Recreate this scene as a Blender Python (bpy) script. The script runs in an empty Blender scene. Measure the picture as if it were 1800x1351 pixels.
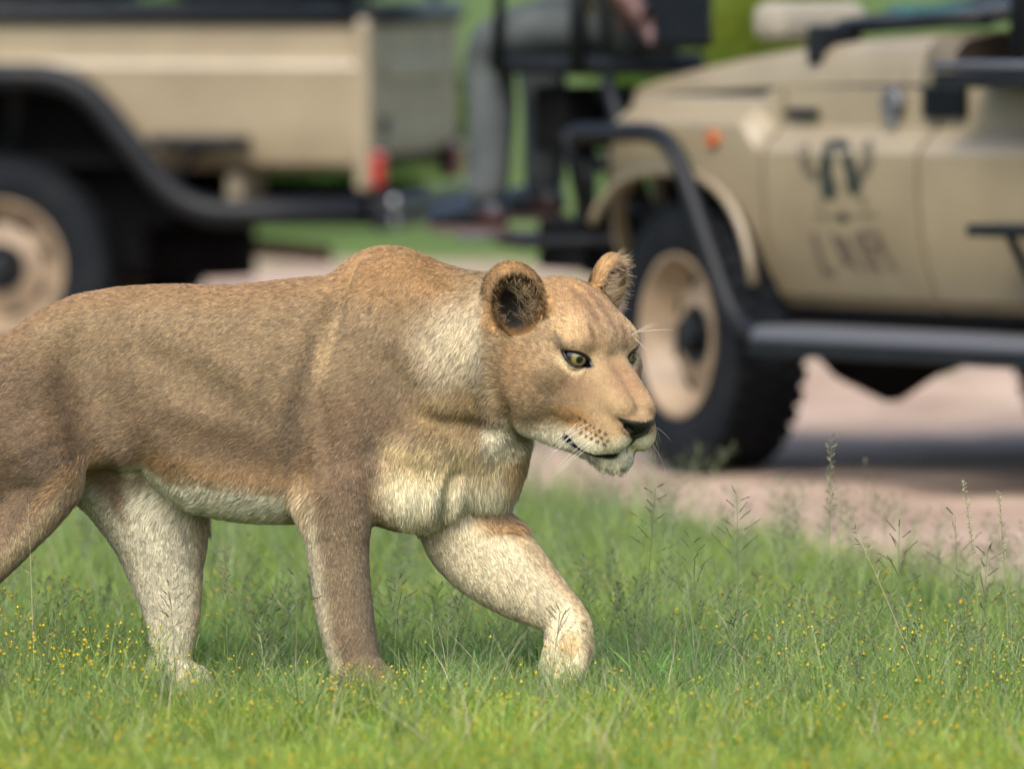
import bpy, bmesh, math, random
import numpy as np
from mathutils import Vector, Matrix

# ------------------------------------------------------------------ camera, sky, sun, exposure
scene = bpy.context.scene
CAM_H = 1.62
PITCH = math.radians(2.94)
FPX = 15000.0                      # focal length in photograph pixels (1800 wide, 300 mm on 36 mm)
cam_data = bpy.data.cameras.new('camera')
cam_data.lens = 300.0
cam_data.sensor_width = 36.0
cam_data.clip_start = 0.5
cam_data.clip_end = 3000.0
cam_data.dof.use_dof = True
cam_data.dof.focus_distance = 18.28
cam_data.dof.aperture_fstop = 2.6
cam = bpy.data.objects.new('camera', cam_data)
scene.collection.objects.link(cam)
cam.location = (0, 0, CAM_H)
cam.rotation_euler = (math.radians(90) - PITCH, 0, 0)
scene.camera = cam

SUN_EL, SUN_AZ = math.radians(50), math.radians(-164)   # azimuth: clockwise from +Y (direction towards the sun)
world = bpy.data.worlds.new('World')
scene.world = world
world.use_nodes = True
wn = world.node_tree.nodes
sky = wn.new('ShaderNodeTexSky')
sky.sky_type = 'NISHITA'
sky.sun_disc = False
sky.sun_elevation = SUN_EL
sky.sun_rotation = SUN_AZ
sky.air_density = 1.0
sky.dust_density = 4.0
sky.ozone_density = 1.0
bg = wn['Background']
bg.inputs['Strength'].default_value = 0.15
world.node_tree.links.new(sky.outputs[0], bg.inputs['Color'])

sun_data = bpy.data.lights.new('sun', 'SUN')
sun_data.energy = 1.5
sun_data.angle = math.radians(28)
sun_data.color = (1.0, 0.97, 0.92)
sun = bpy.data.objects.new('sun', sun_data)
scene.collection.objects.link(sun)
sd = Vector((math.sin(SUN_AZ) * math.cos(SUN_EL), math.cos(SUN_AZ) * math.cos(SUN_EL), math.sin(SUN_EL)))
sun.rotation_euler = sd.to_track_quat('Z', 'Y').to_euler()

scene.view_settings.view_transform = 'Standard'
scene.view_settings.look = 'None'
scene.view_settings.exposure = 1.45
scene.view_settings.gamma = 1.0
scene.render.engine = 'CYCLES'
scene.cycles.max_bounces = 6
scene.cycles.diffuse_bounces = 3
scene.cycles.glossy_bounces = 2
scene.cycles.transmission_bounces = 4
scene.cycles.transparent_max_bounces = 8
scene.cycles.use_denoising = True
scene.cycles_curves.shape = 'RIBBONS'
scene.cycles_curves.subdivisions = 2

C = scene.collection
rng = np.random.default_rng(11)
random.seed(5)

# ------------------------------------------------------------------ helpers
FWD = np.array([0, math.cos(PITCH), -math.sin(PITCH)])
UPV = np.array([0, math.sin(PITCH), math.cos(PITCH)])
RGT = np.array([1.0, 0, 0])
CAMP = np.array([0, 0, CAM_H])

def ray(px, py):
    return FWD + (px - 900) / FPX * RGT - (py - 675.5) / FPX * UPV

def at(px, py, depth):
    return CAMP + depth * ray(px, py)

def srgb(r, g, b):
    f = lambda c: (c / 255 / 12.92) if c / 255 <= 0.04045 else ((c / 255 + 0.055) / 1.055) ** 2.4
    return (f(r), f(g), f(b))

def sstep(a, b, x):
    t = np.clip((x - a) / (b - a), 0, 1)
    return t * t * (3 - 2 * t)

def tag(o, label=None, cat=None, group=None, kind=None):
    if label: o['label'] = label
    if cat: o['category'] = cat
    if group: o['group'] = group
    if kind: o['kind'] = kind
    return o

def empty(name, loc=(0, 0, 0)):
    o = bpy.data.objects.new(name, None)
    o.location = loc
    o.empty_display_size = 0.1
    C.objects.link(o)
    return o

def link_mesh(name, me, mat=None, parent=None):
    o = bpy.data.objects.new(name, me)
    if mat is not None:
        me.materials.append(mat)
    C.objects.link(o)
    if parent is not None:
        o.parent = parent
    return o

def mesh_np(name, V, F):
    """vertices (n,3), faces (m,3|4) -> mesh, fast"""
    me = bpy.data.meshes.new(name)
    V = np.asarray(V, np.float32); F = np.asarray(F, np.int32)
    me.vertices.add(len(V)); me.vertices.foreach_set('co', V.ravel())
    k = F.shape[1]
    me.loops.add(F.size); me.loops.foreach_set('vertex_index', F.ravel())
    me.polygons.add(len(F)); me.polygons.foreach_set('loop_start', np.arange(0, F.size, k, dtype=np.int32))
    me.update(calc_edges=True)
    return me

def pmat(name, col, rough=0.6, metal=0.0, spec=0.5, noise=None, bump=0.0, bscale=40.0):
    """principled material; noise = (colour2, scale, low, high) mixes in a second colour by noise"""
    m = bpy.data.materials.new(name); m.use_nodes = True
    nt = m.node_tree; b = nt.nodes['Principled BSDF']
    b.inputs['Base Color'].default_value = (*col, 1)
    b.inputs['Roughness'].default_value = rough
    b.inputs['Metallic'].default_value = metal
    b.inputs['Specular IOR Level'].default_value = spec
    tc = nt.nodes.new('ShaderNodeTexCoord')
    if noise:
        c2, sc, lo, hi = noise
        n = nt.nodes.new('ShaderNodeTexNoise'); n.inputs['Scale'].default_value = sc; n.inputs['Detail'].default_value = 6
        r = nt.nodes.new('ShaderNodeMapRange'); r.inputs[1].default_value = lo; r.inputs[2].default_value = hi
        x = nt.nodes.new('ShaderNodeMix'); x.data_type = 'RGBA'
        x.inputs[6].default_value = (*col, 1); x.inputs[7].default_value = (*c2, 1)
        nt.links.new(tc.outputs['Object'], n.inputs['Vector']); nt.links.new(n.outputs[0], r.inputs[0])
        nt.links.new(r.outputs[0], x.inputs[0]); nt.links.new(x.outputs[2], b.inputs['Base Color'])
    if bump:
        n = nt.nodes.new('ShaderNodeTexNoise'); n.inputs['Scale'].default_value = bscale; n.inputs['Detail'].default_value = 5
        bp = nt.nodes.new('ShaderNodeBump'); bp.inputs['Strength'].default_value = bump; bp.inputs['Distance'].default_value = 0.01
        nt.links.new(tc.outputs['Object'], n.inputs['Vector']); nt.links.new(n.outputs[0], bp.inputs['Height'])
        nt.links.new(bp.outputs[0], b.inputs['Normal'])
    return m
# ------------------------------------------------------------------ implicit surfaces for the living things
def ell(c, r, ax=None):
    c = np.asarray(c, float); r = np.asarray(r, float)
    A = np.eye(3) if ax is None else np.asarray(ax, float)
    R = r.max()
    def f(P):
        p = (P - c) @ A.T
        k0 = np.sqrt(((p / r) ** 2).sum(1)) + 1e-9
        k1 = np.sqrt(((p / r ** 2).copy() ** 2).sum(1)) + 1e-12
        return k0 * (k0 - 1) / k1
    f.c, f.R = c, R
    return f

def rc(a, ra, b, rb, ws=1.0):
    a = np.asarray(a, float).copy(); b = np.asarray(b, float).copy()
    c0 = (a + b) / 2; R0 = np.linalg.norm(b - a) / 2 + max(ra, rb) * max(1, ws)
    a[2] /= ws; b[2] /= ws
    ba = b - a; L2 = ba @ ba
    def f(P):
        Q = P.copy(); Q[:, 2] /= ws
        h = np.clip(((Q - a) @ ba) / L2, 0, 1)
        d = np.linalg.norm(Q - a - h[:, None] * ba, axis=1) - (ra + (rb - ra) * h)
        return d * min(1, ws)
    f.c, f.R = c0, R0
    return f

def rot_uv(deg):
    t = math.radians(deg)
    return np.array([[math.cos(t), math.sin(t), 0], [-math.sin(t), math.cos(t), 0], [0, 0, 1]])

def chain(pts, ws=1.0, n=6):
    """limb through (u, v, w, radius) stations, one smooth tapered tube"""
    p = np.array(pts, float); q = np.vstack([2 * p[0] - p[1], p, 2 * p[-1] - p[-2]]); out = []
    for i in range(1, len(q) - 2):
        for t in np.arange(n) / n:
            out.append(0.5 * ((2 * q[i]) + (-q[i - 1] + q[i + 1]) * t + (2 * q[i - 1] - 5 * q[i] + 4 * q[i + 1] - q[i + 2]) * t * t
                              + (-q[i - 1] + 3 * q[i] - 3 * q[i + 1] + q[i + 2]) * t ** 3))
    out.append(q[-2]); out = np.array(out)
    segs = [rc(out[i, :3], out[i, 3], out[i + 1, :3], out[i + 1, 3], ws) for i in range(len(out) - 1)]
    def f(P):
        d = segs[0](P)
        for g in segs[1:]: d = np.minimum(d, g(P))
        return d
    f.c = out[:, :3].mean(0); f.R = np.linalg.norm(out[:, :3] - f.c, axis=1).max() + out[:, 3].max()
    return f

def blend_field(P, prims, base):
    P = np.asarray(P, float)
    f = base(P)
    for kind, g, k in prims:
        near = np.linalg.norm(P - g.c, axis=1) < g.R + 3 * k + 60 if kind == 'u' else np.linalg.norm(P - g.c, axis=1) < g.R + 3 * k + 8
        if not near.any(): continue
        a = f[near]; d = g(P[near])
        if kind == 'u':
            h = np.maximum(k - np.abs(a - d), 0) / k
            f[near] = np.minimum(a, d) - h * h * k * 0.25
        else:
            d = -d
            h = np.maximum(k - np.abs(a - d), 0) / k
            f[near] = np.maximum(a, d) + h * h * k * 0.25
    return f

def surface(field, lo, hi, step):
    lo = np.asarray(lo, float); hi = np.asarray(hi, float)
    CB = 6                                                     # fine cells per coarse cell
    nc = np.ceil((hi - lo) / (step * CB)).astype(int)
    n = nc * CB + 1
    gx, gy, gz = [lo[i] + step * CB * (np.arange(nc[i]) + 0.5) for i in range(3)]
    cc = np.stack(np.meshgrid(gx, gy, gz, indexing='ij'), -1).reshape(-1, 3)
    fc = field(cc)
    reach = step * CB * 0.87 * 1.9 + 1.6 * step
    act = np.abs(fc) < reach
    V = np.repeat(np.repeat(np.repeat(fc.reshape(nc), CB, 0), CB, 1), CB, 2).astype(np.float32)
    V = np.pad(V, ((0, 1), (0, 1), (0, 1)), mode='edge')
    idx = np.argwhere(act.reshape(nc)) * CB
    off = np.stack(np.meshgrid(*[np.arange(CB + 1)] * 3, indexing='ij'), -1).reshape(-1, 3)
    flat = np.unique(np.ravel_multi_index((idx[:, None, :] + off[None]).reshape(-1, 3).T, n))
    ijk = np.stack(np.unravel_index(flat, n), 1)
    V.reshape(-1)[flat] = field(lo + step * ijk)
    # surface nets
    S = V < 0
    c8 = [(i, j, k) for i in (0, 1) for j in (0, 1) for k in (0, 1)]
    sl = lambda A, o: A[o[0]:A.shape[0] - 1 + o[0], o[1]:A.shape[1] - 1 + o[1], o[2]:A.shape[2] - 1 + o[2]]
    cnt = sum(sl(S, o).astype(np.int8) for o in c8)
    cells = np.argwhere((cnt > 0) & (cnt < 8))
    cid = -np.ones(cnt.shape, np.int32); cid[tuple(cells.T)] = np.arange(len(cells))
    acc = np.zeros((len(cells), 3)); m = np.zeros(len(cells))
    for i, a in enumerate(c8):
        for b in c8[i + 1:]:
            if sum(abs(x - y) for x, y in zip(a, b)) != 1: continue
            va = V[tuple((cells + a).T)]; vb = V[tuple((cells + b).T)]
            x = (va < 0) != (vb < 0)
            t = np.where(x, va / (va - vb + 1e-12), 0)
            acc += np.where(x[:, None], np.array(a) + t[:, None] * (np.array(b) - np.array(a)), 0); m += x
    pos = lo + step * (cells + acc / m[:, None])
    F = []
    for ax in range(3):
        o1, o2 = [(1, 2), (2, 0), (0, 1)][ax]
        A = S.take(range(0, n[ax] - 1), ax); B = S.take(range(1, n[ax]), ax)
        e = np.argwhere(A != B)
        e = e[(e[:, o1] > 0) & (e[:, o2] > 0) & (e[:, o1] < n[o1] - 1) & (e[:, o2] < n[o2] - 1)]
        inside = A[tuple(e.T)]
        d1 = np.zeros(3, int); d1[o1] = 1; d2 = np.zeros(3, int); d2[o2] = 1
        q = np.stack([cid[tuple((e - d1 - d2).T)], cid[tuple((e - d2).T)], cid[tuple(e.T)], cid[tuple((e - d1).T)]], 1)
        q[~inside] = q[~inside][:, ::-1]
        F.append(q)
    return pos, np.concatenate(F)

def vnorm_fix(V, F):
    """turn the faces so that they look outwards"""
    t = V[F]; n = np.cross(t[:, 1] - t[:, 0], t[:, 2] - t[:, 0]); vol = (n * t.mean(1)).sum()
    c = V.mean(0); vol = (n * (t.mean(1) - c)).sum()
    return F if vol > 0 else F[:, ::-1]

# ------------------------------------------------------------------ ground, sand track, far growth
TRACK_NEAR = np.array([(4.2, 13.5), (3.0, 17), (1.95, 19.3), (1.30, 20.8), (0.75, 22.2), (0.10, 24.6), (-0.8, 26.8), (-2.0, 28.6), (-4.0, 29.8), (-9, 31.2), (-16, 33)])
TRACK_FAR = np.array([(9, 16), (7, 22), (4.6, 27), (2.4, 31.5), (1.6, 36), (0.7, 41), (0.0, 43.5), (-9, 45.5), (-16, 48)])
_poly = np.vstack([TRACK_NEAR, TRACK_FAR[::-1]])
def in_poly(x, y, poly):
    c = np.zeros(len(x), bool); j = len(poly) - 1
    for i in range(len(poly)):
        xi, yi = poly[i]; xj, yj = poly[j]
        c ^= ((yi > y) != (yj > y)) & (x < (xj - xi) * (y - yi) / (yj - yi + 1e-12) + xi)
        j = i
    return c
def poly_dist(x, y, line):
    d = np.full(len(x), 1e9)
    for a, b in zip(line[:-1], line[1:]):
        ba = b - a; t = np.clip(((x - a[0]) * ba[0] + (y - a[1]) * ba[1]) / (ba @ ba), 0, 1)
        d = np.minimum(d, np.hypot(x - a[0] - t * ba[0], y - a[1] - t * ba[1]))
    return d
def wave(x, y, s, seed):
    r = np.random.default_rng(seed); o = 0
    for k in range(7):
        a = r.uniform(0, 6.28); f = s * r.uniform(0.6, 1.9); p = r.uniform(0, 6.28)
        o = o + np.sin((x * math.cos(a) + y * math.sin(a)) * f + p)
    return o / 7

def ground_material():
    m = bpy.data.materials.new('grass_soil'); m.use_nodes = True
    nt = m.node_tree; b = nt.nodes['Principled BSDF']; tc = nt.nodes.new('ShaderNodeTexCoord')
    n1 = nt.nodes.new('ShaderNodeTexNoise'); n1.inputs['Scale'].default_value = 0.35; n1.inputs['Detail'].default_value = 5
    n2 = nt.nodes.new('ShaderNodeTexNoise'); n2.inputs['Scale'].default_value = 9; n2.inputs['Detail'].default_value = 6
    r1 = nt.nodes.new('ShaderNodeValToRGB'); e = r1.color_ramp.elements
    e[0].position = 0.3; e[0].color = (0.032, 0.064, 0.012, 1); e[1].position = 0.75; e[1].color = (0.085, 0.115, 0.020, 1)
    r2 = nt.nodes.new('ShaderNodeMapRange'); r2.inputs[1].default_value = 0.3; r2.inputs[2].default_value = 0.7; r2.inputs[3].default_value = 0.6; r2.inputs[4].default_value = 1.2
    vm = nt.nodes.new('ShaderNodeVectorMath'); vm.operation = 'SCALE'
    for n in (n1, n2): nt.links.new(tc.outputs['Object'], n.inputs['Vector'])
    nt.links.new(n1.outputs[0], r1.inputs[0]); nt.links.new(n2.outputs[0], r2.inputs[0])
    nt.links.new(r1.outputs[0], vm.inputs[0]); nt.links.new(r2.outputs[0], vm.inputs['Scale']); nt.links.new(vm.outputs[0], b.inputs['Base Color'])
    b.inputs['Roughness'].default_value = 0.9; b.inputs['Specular IOR Level'].default_value = 0.1
    return m
bm = bmesh.new(); bmesh.ops.create_grid(bm, x_segments=40, y_segments=40, size=900)
gm = bpy.data.meshes.new('ground'); bm.to_mesh(gm); bm.free()
tag(link_mesh('ground', gm, ground_material()), kind='structure')

def sand_material():
    m = bpy.data.materials.new('sand'); m.use_nodes = True
    nt = m.node_tree; b = nt.nodes['Principled BSDF']; tc = nt.nodes.new('ShaderNodeTexCoord')
    n1 = nt.nodes.new('ShaderNodeTexNoise'); n1.inputs['Scale'].default_value = 1.3; n1.inputs['Detail'].default_value = 8; n1.inputs['Roughness'].default_value = 0.65
    r1 = nt.nodes.new('ShaderNodeValToRGB'); e = r1.color_ramp.elements
    e[0].position = 0.32; e[0].color = (0.160, 0.112, 0.080, 1); e[1].position = 0.62; e[1].color = (0.290, 0.218, 0.168, 1)
    n3 = nt.nodes.new('ShaderNodeTexNoise'); n3.inputs['Scale'].default_value = 2.2; n3.inputs['Detail'].default_value = 4
    r3 = nt.nodes.new('ShaderNodeMapRange'); r3.inputs[1].default_value = 0.60; r3.inputs[2].default_value = 0.72
    mx = nt.nodes.new('ShaderNodeMix'); mx.data_type = 'RGBA'; mx.inputs[7].default_value = (0.10, 0.11, 0.04, 1)
    at_ = nt.nodes.new('ShaderNodeAttribute'); at_.attribute_name = 'verge'
    mu = nt.nodes.new('ShaderNodeMath'); mu.operation = 'MULTIPLY'
    nt.links.new(tc.outputs['Object'], n1.inputs['Vector']); nt.links.new(tc.outputs['Object'], n3.inputs['Vector'])
    nt.links.new(n1.outputs[0], r1.inputs[0]); nt.links.new(n3.outputs[0], r3.inputs[0])
    nt.links.new(r3.outputs[0], mu.inputs[0]); nt.links.new(at_.outputs['Fac'], mu.inputs[1])
    nt.links.new(mu.outputs[0], mx.inputs[0]); nt.links.new(r1.outputs[0], mx.inputs[6]); nt.links.new(mx.outputs[2], b.inputs['Base Color'])
    n2 = nt.nodes.new('ShaderNodeTexNoise'); n2.inputs['Scale'].default_value = 14; n2.inputs['Detail'].default_value = 8
    bp = nt.nodes.new('ShaderNodeBump'); bp.inputs['Strength'].default_value = 0.6; bp.inputs['Distance'].default_value = 0.03
    nt.links.new(tc.outputs['Object'], n2.inputs['Vector']); nt.links.new(n2.outputs[0], bp.inputs['Height']); nt.links.new(bp.outputs[0], b.inputs['Normal'])
    b.inputs['Roughness'].default_value = 0.95; b.inputs['Specular IOR Level'].default_value = 0.1
    return m
gx, gy = np.meshgrid(np.arange(-16, 9.01, 0.10), np.arange(13.5, 48, 0.16), indexing='ij')
X, Y = gx.ravel(), gy.ravel()
xx = X + 0.22 * wave(X, Y, 2.6, 3); yy = Y + 0.3 * wave(X, Y, 2.1, 4)
ins = in_poly(xx, yy, _poly).reshape(gx.shape)
dn = poly_dist(X, Y, TRACK_NEAR); df = poly_dist(X, Y, TRACK_FAR)
edge = np.minimum(dn, df)
Z = 0.006 + 0.024 * sstep(0.1, 1.2, edge) + (0.016 * wave(X, Y, 5, 6) + 0.012 * wave(X, Y, 11, 7)) * sstep(0, 0.6, edge)
bank = sstep(0.2, 1.0, df) * (1 - sstep(1.2, 2.6, df)) * (X > 0.3)
Z += bank * (0.09 + 0.08 * wave(X, Y, 4, 8) + 0.05 * wave(X, Y, 9, 9))
Z = np.maximum(Z, 0.004)
idn = np.arange(X.size).reshape(gx.shape)
cell = ins[:-1, :-1] & ins[1:, :-1] & ins[1:, 1:] & ins[:-1, 1:]
q = np.stack([idn[:-1, :-1][cell], idn[1:, :-1][cell], idn[1:, 1:][cell], idn[:-1, 1:][cell]], 1)
used = np.unique(q); rm = -np.ones(X.size, int); rm[used] = np.arange(len(used))
sm = mesh_np('sand_track', np.c_[X, Y, Z][used], rm[q])
sm.polygons.foreach_set('use_smooth', np.ones(len(sm.polygons), bool))
va = sm.attributes.new('verge', 'FLOAT', 'POINT'); va.data.foreach_set('value', (1 - sstep(0.9, 2.6, df))[used].astype(np.float32))
tag(link_mesh('sand_track', sm, sand_material()), kind='structure')

# shrubs beyond the vehicles: stem and many leaf faces
def leaf_material(name, c1, c2):
    m = bpy.data.materials.new(name); m.use_nodes = True
    nt = m.node_tree; nt.nodes.clear()
    out = nt.nodes.new('ShaderNodeOutputMaterial'); oi = nt.nodes.new('ShaderNodeNewGeometry')
    mx = nt.nodes.new('ShaderNodeMix'); mx.data_type = 'RGBA'; mx.inputs[6].default_value = (*c1, 1); mx.inputs[7].default_value = (*c2, 1)
    nt.links.new(oi.outputs['Random Per Island'], mx.inputs[0])
    d = nt.nodes.new('ShaderNodeBsdfDiffuse'); t = nt.nodes.new('ShaderNodeBsdfTranslucent'); ms = nt.nodes.new('ShaderNodeMixShader'); ms.inputs[0].default_value = 0.4
    for s in (d, t): nt.links.new(mx.outputs[2], s.inputs['Color'])
    nt.links.new(d.outputs[0], ms.inputs[1]); nt.links.new(t.outputs[0], ms.inputs[2]); nt.links.new(ms.outputs[0], out.inputs['Surface'])
    return m
bark = pmat('bark', (0.10, 0.075, 0.05), 0.9)
LEAF = [leaf_material('leaf_yellow', (0.09, 0.13, 0.016), (0.15, 0.18, 0.026)), leaf_material('leaf_mid', (0.035, 0.075, 0.014), (0.075, 0.12, 0.02)), leaf_material('leaf_dark', (0.02, 0.05, 0.012), (0.05, 0.10, 0.02))]
def tube_np(pts, radii, n=8):
    pts = np.asarray(pts, float); T = np.gradient(pts, axis=0); T /= np.linalg.norm(T, axis=1, keepdims=True) + 1e-9
    ref = np.array([0, 0, 1.0]) if abs(T[0, 2]) < 0.9 else np.array([1.0, 0, 0])
    V = []
    a = np.cross(T[0], ref); a /= np.linalg.norm(a)
    for p, t, r in zip(pts, T, np.broadcast_to(radii, len(pts))):
        a = a - t * (a @ t); a /= np.linalg.norm(a); b = np.cross(t, a)
        th = np.arange(n) / n * 2 * math.pi
        V.append(p + r * (np.cos(th)[:, None] * a + np.sin(th)[:, None] * b))
    k = len(pts); V = np.concatenate(V); F = []
    for i in range(k - 1):
        for j in range(n): F.append((i * n + j, i * n + (j + 1) % n, (i + 1) * n + (j + 1) % n, (i + 1) * n + j))
    c0, c1 = len(V), len(V) + 1
    V = np.vstack([V, pts[0], pts[-1]])
    for j in range(n): F.append((c0, (j + 1) % n, j, j)); F.append((c1, (k - 1) * n + j, (k - 1) * n + (j + 1) % n, (k - 1) * n + (j + 1) % n))
    return V, F
def faces_mesh(name, parts):
    """parts: list of (V, F) with mixed faces -> mesh"""
    V, F, o = [], [], 0
    for v, f in parts:
        V.append(np.asarray(v)); F += [tuple(dict.fromkeys(int(i) + o for i in q)) for q in f]; o += len(v)
    me = bpy.data.meshes.new(name); me.from_pydata([tuple(p) for p in np.concatenate(V)], [], F); me.update()
    return me
def shrub(px, d, wide, high, kind, label, seed):
    r = np.random.default_rng(seed); x = (px - 900) / FPX * d
    root = empty('shrub', (x, d, 0)); tag(root, label, 'shrub', 'shrubs beyond the track')
    st = []
    for k in range(5):
        a = r.uniform(0, 6.28); tip = np.array([math.cos(a) * wide * 0.3, math.sin(a) * wide * 0.3, high * 0.7])
        st.append(tube_np([np.array([0.05 * math.cos(a), 0.05 * math.sin(a), -0.02]), tip * 0.5 + (0, 0, 0.1), tip], [0.05, 0.035, 0.015], 6))
    link_mesh('trunk', faces_mesh('trunk', st), bark, root)
    n = 2600
    cl = r.normal(0, 1, (26, 3)); cl /= np.linalg.norm(cl, axis=1, keepdims=True); cl *= r.uniform(0.45, 1, (26, 1))
    p = cl[r.integers(0, 26, n)] + r.normal(0, 0.20, (n, 3))
    p *= np.array([wide / 2, wide / 2, high * 0.5]); p[:, 2] += high * 0.55; p[:, 2] = np.maximum(p[:, 2], 0.03)
    s = r.uniform(0.04, 0.09, (n, 1)); a = r.normal(0, 1, (n, 3)); a /= np.linalg.norm(a, axis=1, keepdims=True); b = np.cross(a, r.normal(0, 1, (n, 3))); b /= np.linalg.norm(b, axis=1, keepdims=True)
    V = np.stack([p - a * s, p + b * s * 0.5, p + a * s, p - b * s * 0.5], 1).reshape(-1, 3)
    link_mesh('crown', mesh_np('crown', V, np.arange(4 * n).reshape(-1, 4)), LEAF[kind], root)
    return root
shrub(1262, 64, 1.5, 1.25, 0, 'yellow green shrub beyond the seated person and the bonnet', 1)
shrub(1345, 70, 1.4, 1.5, 0, 'pale yellow green shrub behind the folded windscreen', 2)
shrub(1180, 58, 1.2, 0.8, 1, 'low mid green shrub behind the tracker seat', 3)
shrub(500, 50, 1.4, 0.55, 2, 'low dark green shrub beyond the rear bumper of the parked truck', 4)
shrub(90, 60, 1.5, 1.5, 1, 'mid green shrub glimpsed over the load bed rail', 5)
shrub(430, 66, 1.6, 1.6, 1, 'leafy shrub behind the bench seats of the load bed', 6)
shrub(730, 62, 1.0, 0.7, 1, 'small green shrub beyond the tailgate', 7)
# ------------------------------------------------------------------ safari vehicles
class Veh:
    """a vehicle's own frame: X forward, Y to its left side, Z up, origin on the ground at the axle"""
    def __init__(s, px, py, d, psi, yw):
        s.h = np.array([-math.cos(psi), math.sin(psi), 0]); s.l = np.array([-math.sin(psi), -math.cos(psi), 0])
        w = at(px, py, d); s.zw = w[2]; s.O = w - s.l * yw; s.O[2] = 0
        s.yaw = math.atan2(s.h[1], s.h[0])
    def sp(s, px, py, Y):
        r = ray(px, py); t = ((s.O + s.l * Y - CAMP) @ s.l) / (r @ s.l); p = CAMP + t * r - s.O
        return float(p @ s.h), float(p[2])
    def W(s, p):
        p = np.asarray(p, float)
        return s.O + p[..., :1] * s.h + p[..., 1:2] * s.l + p[..., 2:3] * np.array([0, 0, 1.0])

tan_paint = pmat('tan_paint', (0.172, 0.142, 0.090), 0.40, 0, 0.5, ((0.130, 0.104, 0.066), 3, 0.35, 0.7))
tan_rim = pmat('tan_rim', (0.205, 0.152, 0.098), 0.55, 0, 0.4, ((0.12, 0.087, 0.055), 9, 0.4, 0.7))
black_steel = pmat('black_steel', (0.0035, 0.005, 0.0065), 0.5, 0, 0.18, ((0.006, 0.007, 0.009), 12, 0.45, 0.7))
black_matt = pmat('black_matt', (0.002, 0.002, 0.0025), 0.85, 0, 0.1)
rubber = pmat('rubber', (0.0035, 0.005, 0.007), 0.75, 0, 0.12, ((0.008, 0.009, 0.010), 7, 0.5, 0.75))
grey_step = pmat('grey_step', (0.055, 0.056, 0.062), 0.5, 0.1, 0.5)
chrome = pmat('chrome', (0.30, 0.31, 0.32), 0.35, 1.0)
red_lens = pmat('red_lens', (0.34, 0.008, 0.014), 0.25)
dark_red_lens = pmat('dark_red_lens', (0.10, 0.012, 0.02), 0.3)
amber_lens = pmat('amber_lens', (0.26, 0.060, 0.012), 0.35)
glass_dark = pmat('glass_dark', (0.035, 0.05, 0.07), 0.08)
canvas_cream = pmat('canvas_cream', (0.17, 0.155, 0.12), 0.9)
teal_cloth = pmat('teal_cloth', (0.006, 0.05, 0.05), 0.8)
emblem_green = pmat('emblem_green', (0.004, 0.008, 0.0035), 0.6)
emblem_brown = pmat('emblem_brown', (0.055, 0.046, 0.027), 0.6)
letter_brown = pmat('letter_brown', (0.075, 0.056, 0.040), 0.6)
olive_seat = pmat('olive_seat', (0.008, 0.009, 0.007), 0.8, 0, 0.15)

def part(name, me, mat, parent, smooth=False, bevel=0.0):
    o = link_mesh(name, me, mat, parent)
    if smooth: me.polygons.foreach_set('use_smooth', np.ones(len(me.polygons), bool))
    if bevel:
        b = o.modifiers.new('bevel', 'BEVEL'); b.width = bevel; b.segments = 2; b.limit_method = 'ANGLE'
    return o
def box_me(x0, x1, y0, y1, z0, z1):
    V = [(x, y, z) for x in (x0, x1) for y in (y0, y1) for z in (z0, z1)]
    F = [(0, 1, 3, 2), (4, 6, 7, 5), (0, 4, 5, 1), (2, 3, 7, 6), (0, 2, 6, 4), (1, 5, 7, 3)]
    return np.array(V, float), F
def box(name, b, mat, parent, bevel=0.008):
    return part(name, faces_mesh(name, [box_me(*b)]), mat, parent, bevel=bevel)
def round_path(pts, r, n=7):
    """polyline with rounded corners"""
    pts = [np.array(p, float) for p in pts]; out = [pts[0]]
    for a, b, c in zip(pts[:-2], pts[1:-1], pts[2:]):
        l1, l2 = np.linalg.norm(a - b), np.linalg.norm(c - b); q = min(r, l1 * 0.48, l2 * 0.48)
        p0 = b + (a - b) / l1 * q; p2 = b + (c - b) / l2 * q
        for t in np.linspace(0, 1, n): out.append((1 - t) ** 2 * p0 + 2 * t * (1 - t) * b + t * t * p2)
    out.append(pts[-1])
    return np.array(out)
def tube(name, pts, r, mat, parent, bend=0.1, n=12):
    return part(name, faces_mesh(name, [tube_np(round_path(pts, bend), r, n)]), mat, parent, smooth=True)
def loft(name, xs, prof, mat, parent, thick=0.05, smooth=True, side=1):
    """skin through (Y, Z) profiles at stations xs, with an inner skin behind it"""
    P = np.array([[(x, y * side, z) for y, z in prof(x)] for x in xs]); n, k = P.shape[:2]
    Q = P.copy(); Q[:, :, 1] -= thick * side
    V = np.concatenate([P.reshape(-1, 3), Q.reshape(-1, 3)]); F = []; o = n * k
    for i in range(n - 1):
        for j in range(k - 1):
            f = (i * k + j, (i + 1) * k + j, (i + 1) * k + j + 1, i * k + j + 1)
            F.append(f); F.append(tuple(o + q for q in f[::-1]))
        for j in (0, k - 1):
            F.append((i * k + j, o + i * k + j, o + (i + 1) * k + j, (i + 1) * k + j))
    for i in (0, n - 1):
        for j in range(k - 1): F.append((i * k + j, i * k + j + 1, o + i * k + j + 1, o + i * k + j))
    me = faces_mesh(name, [(V, F)])
    bm = bmesh.new(); bm.from_mesh(me); bmesh.ops.recalc_face_normals(bm, faces=bm.faces[:]); bm.to_mesh(me); bm.free()
    o_ = part(name, me, mat, parent)
    if smooth:
        me.polygons.foreach_set('use_smooth', np.ones(len(me.polygons), bool))
        for e in me.edges: pass
        m_ = o_.modifiers.new('edges', 'EDGE_SPLIT'); m_.split_angle = math.radians(20)
    return o_
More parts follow.
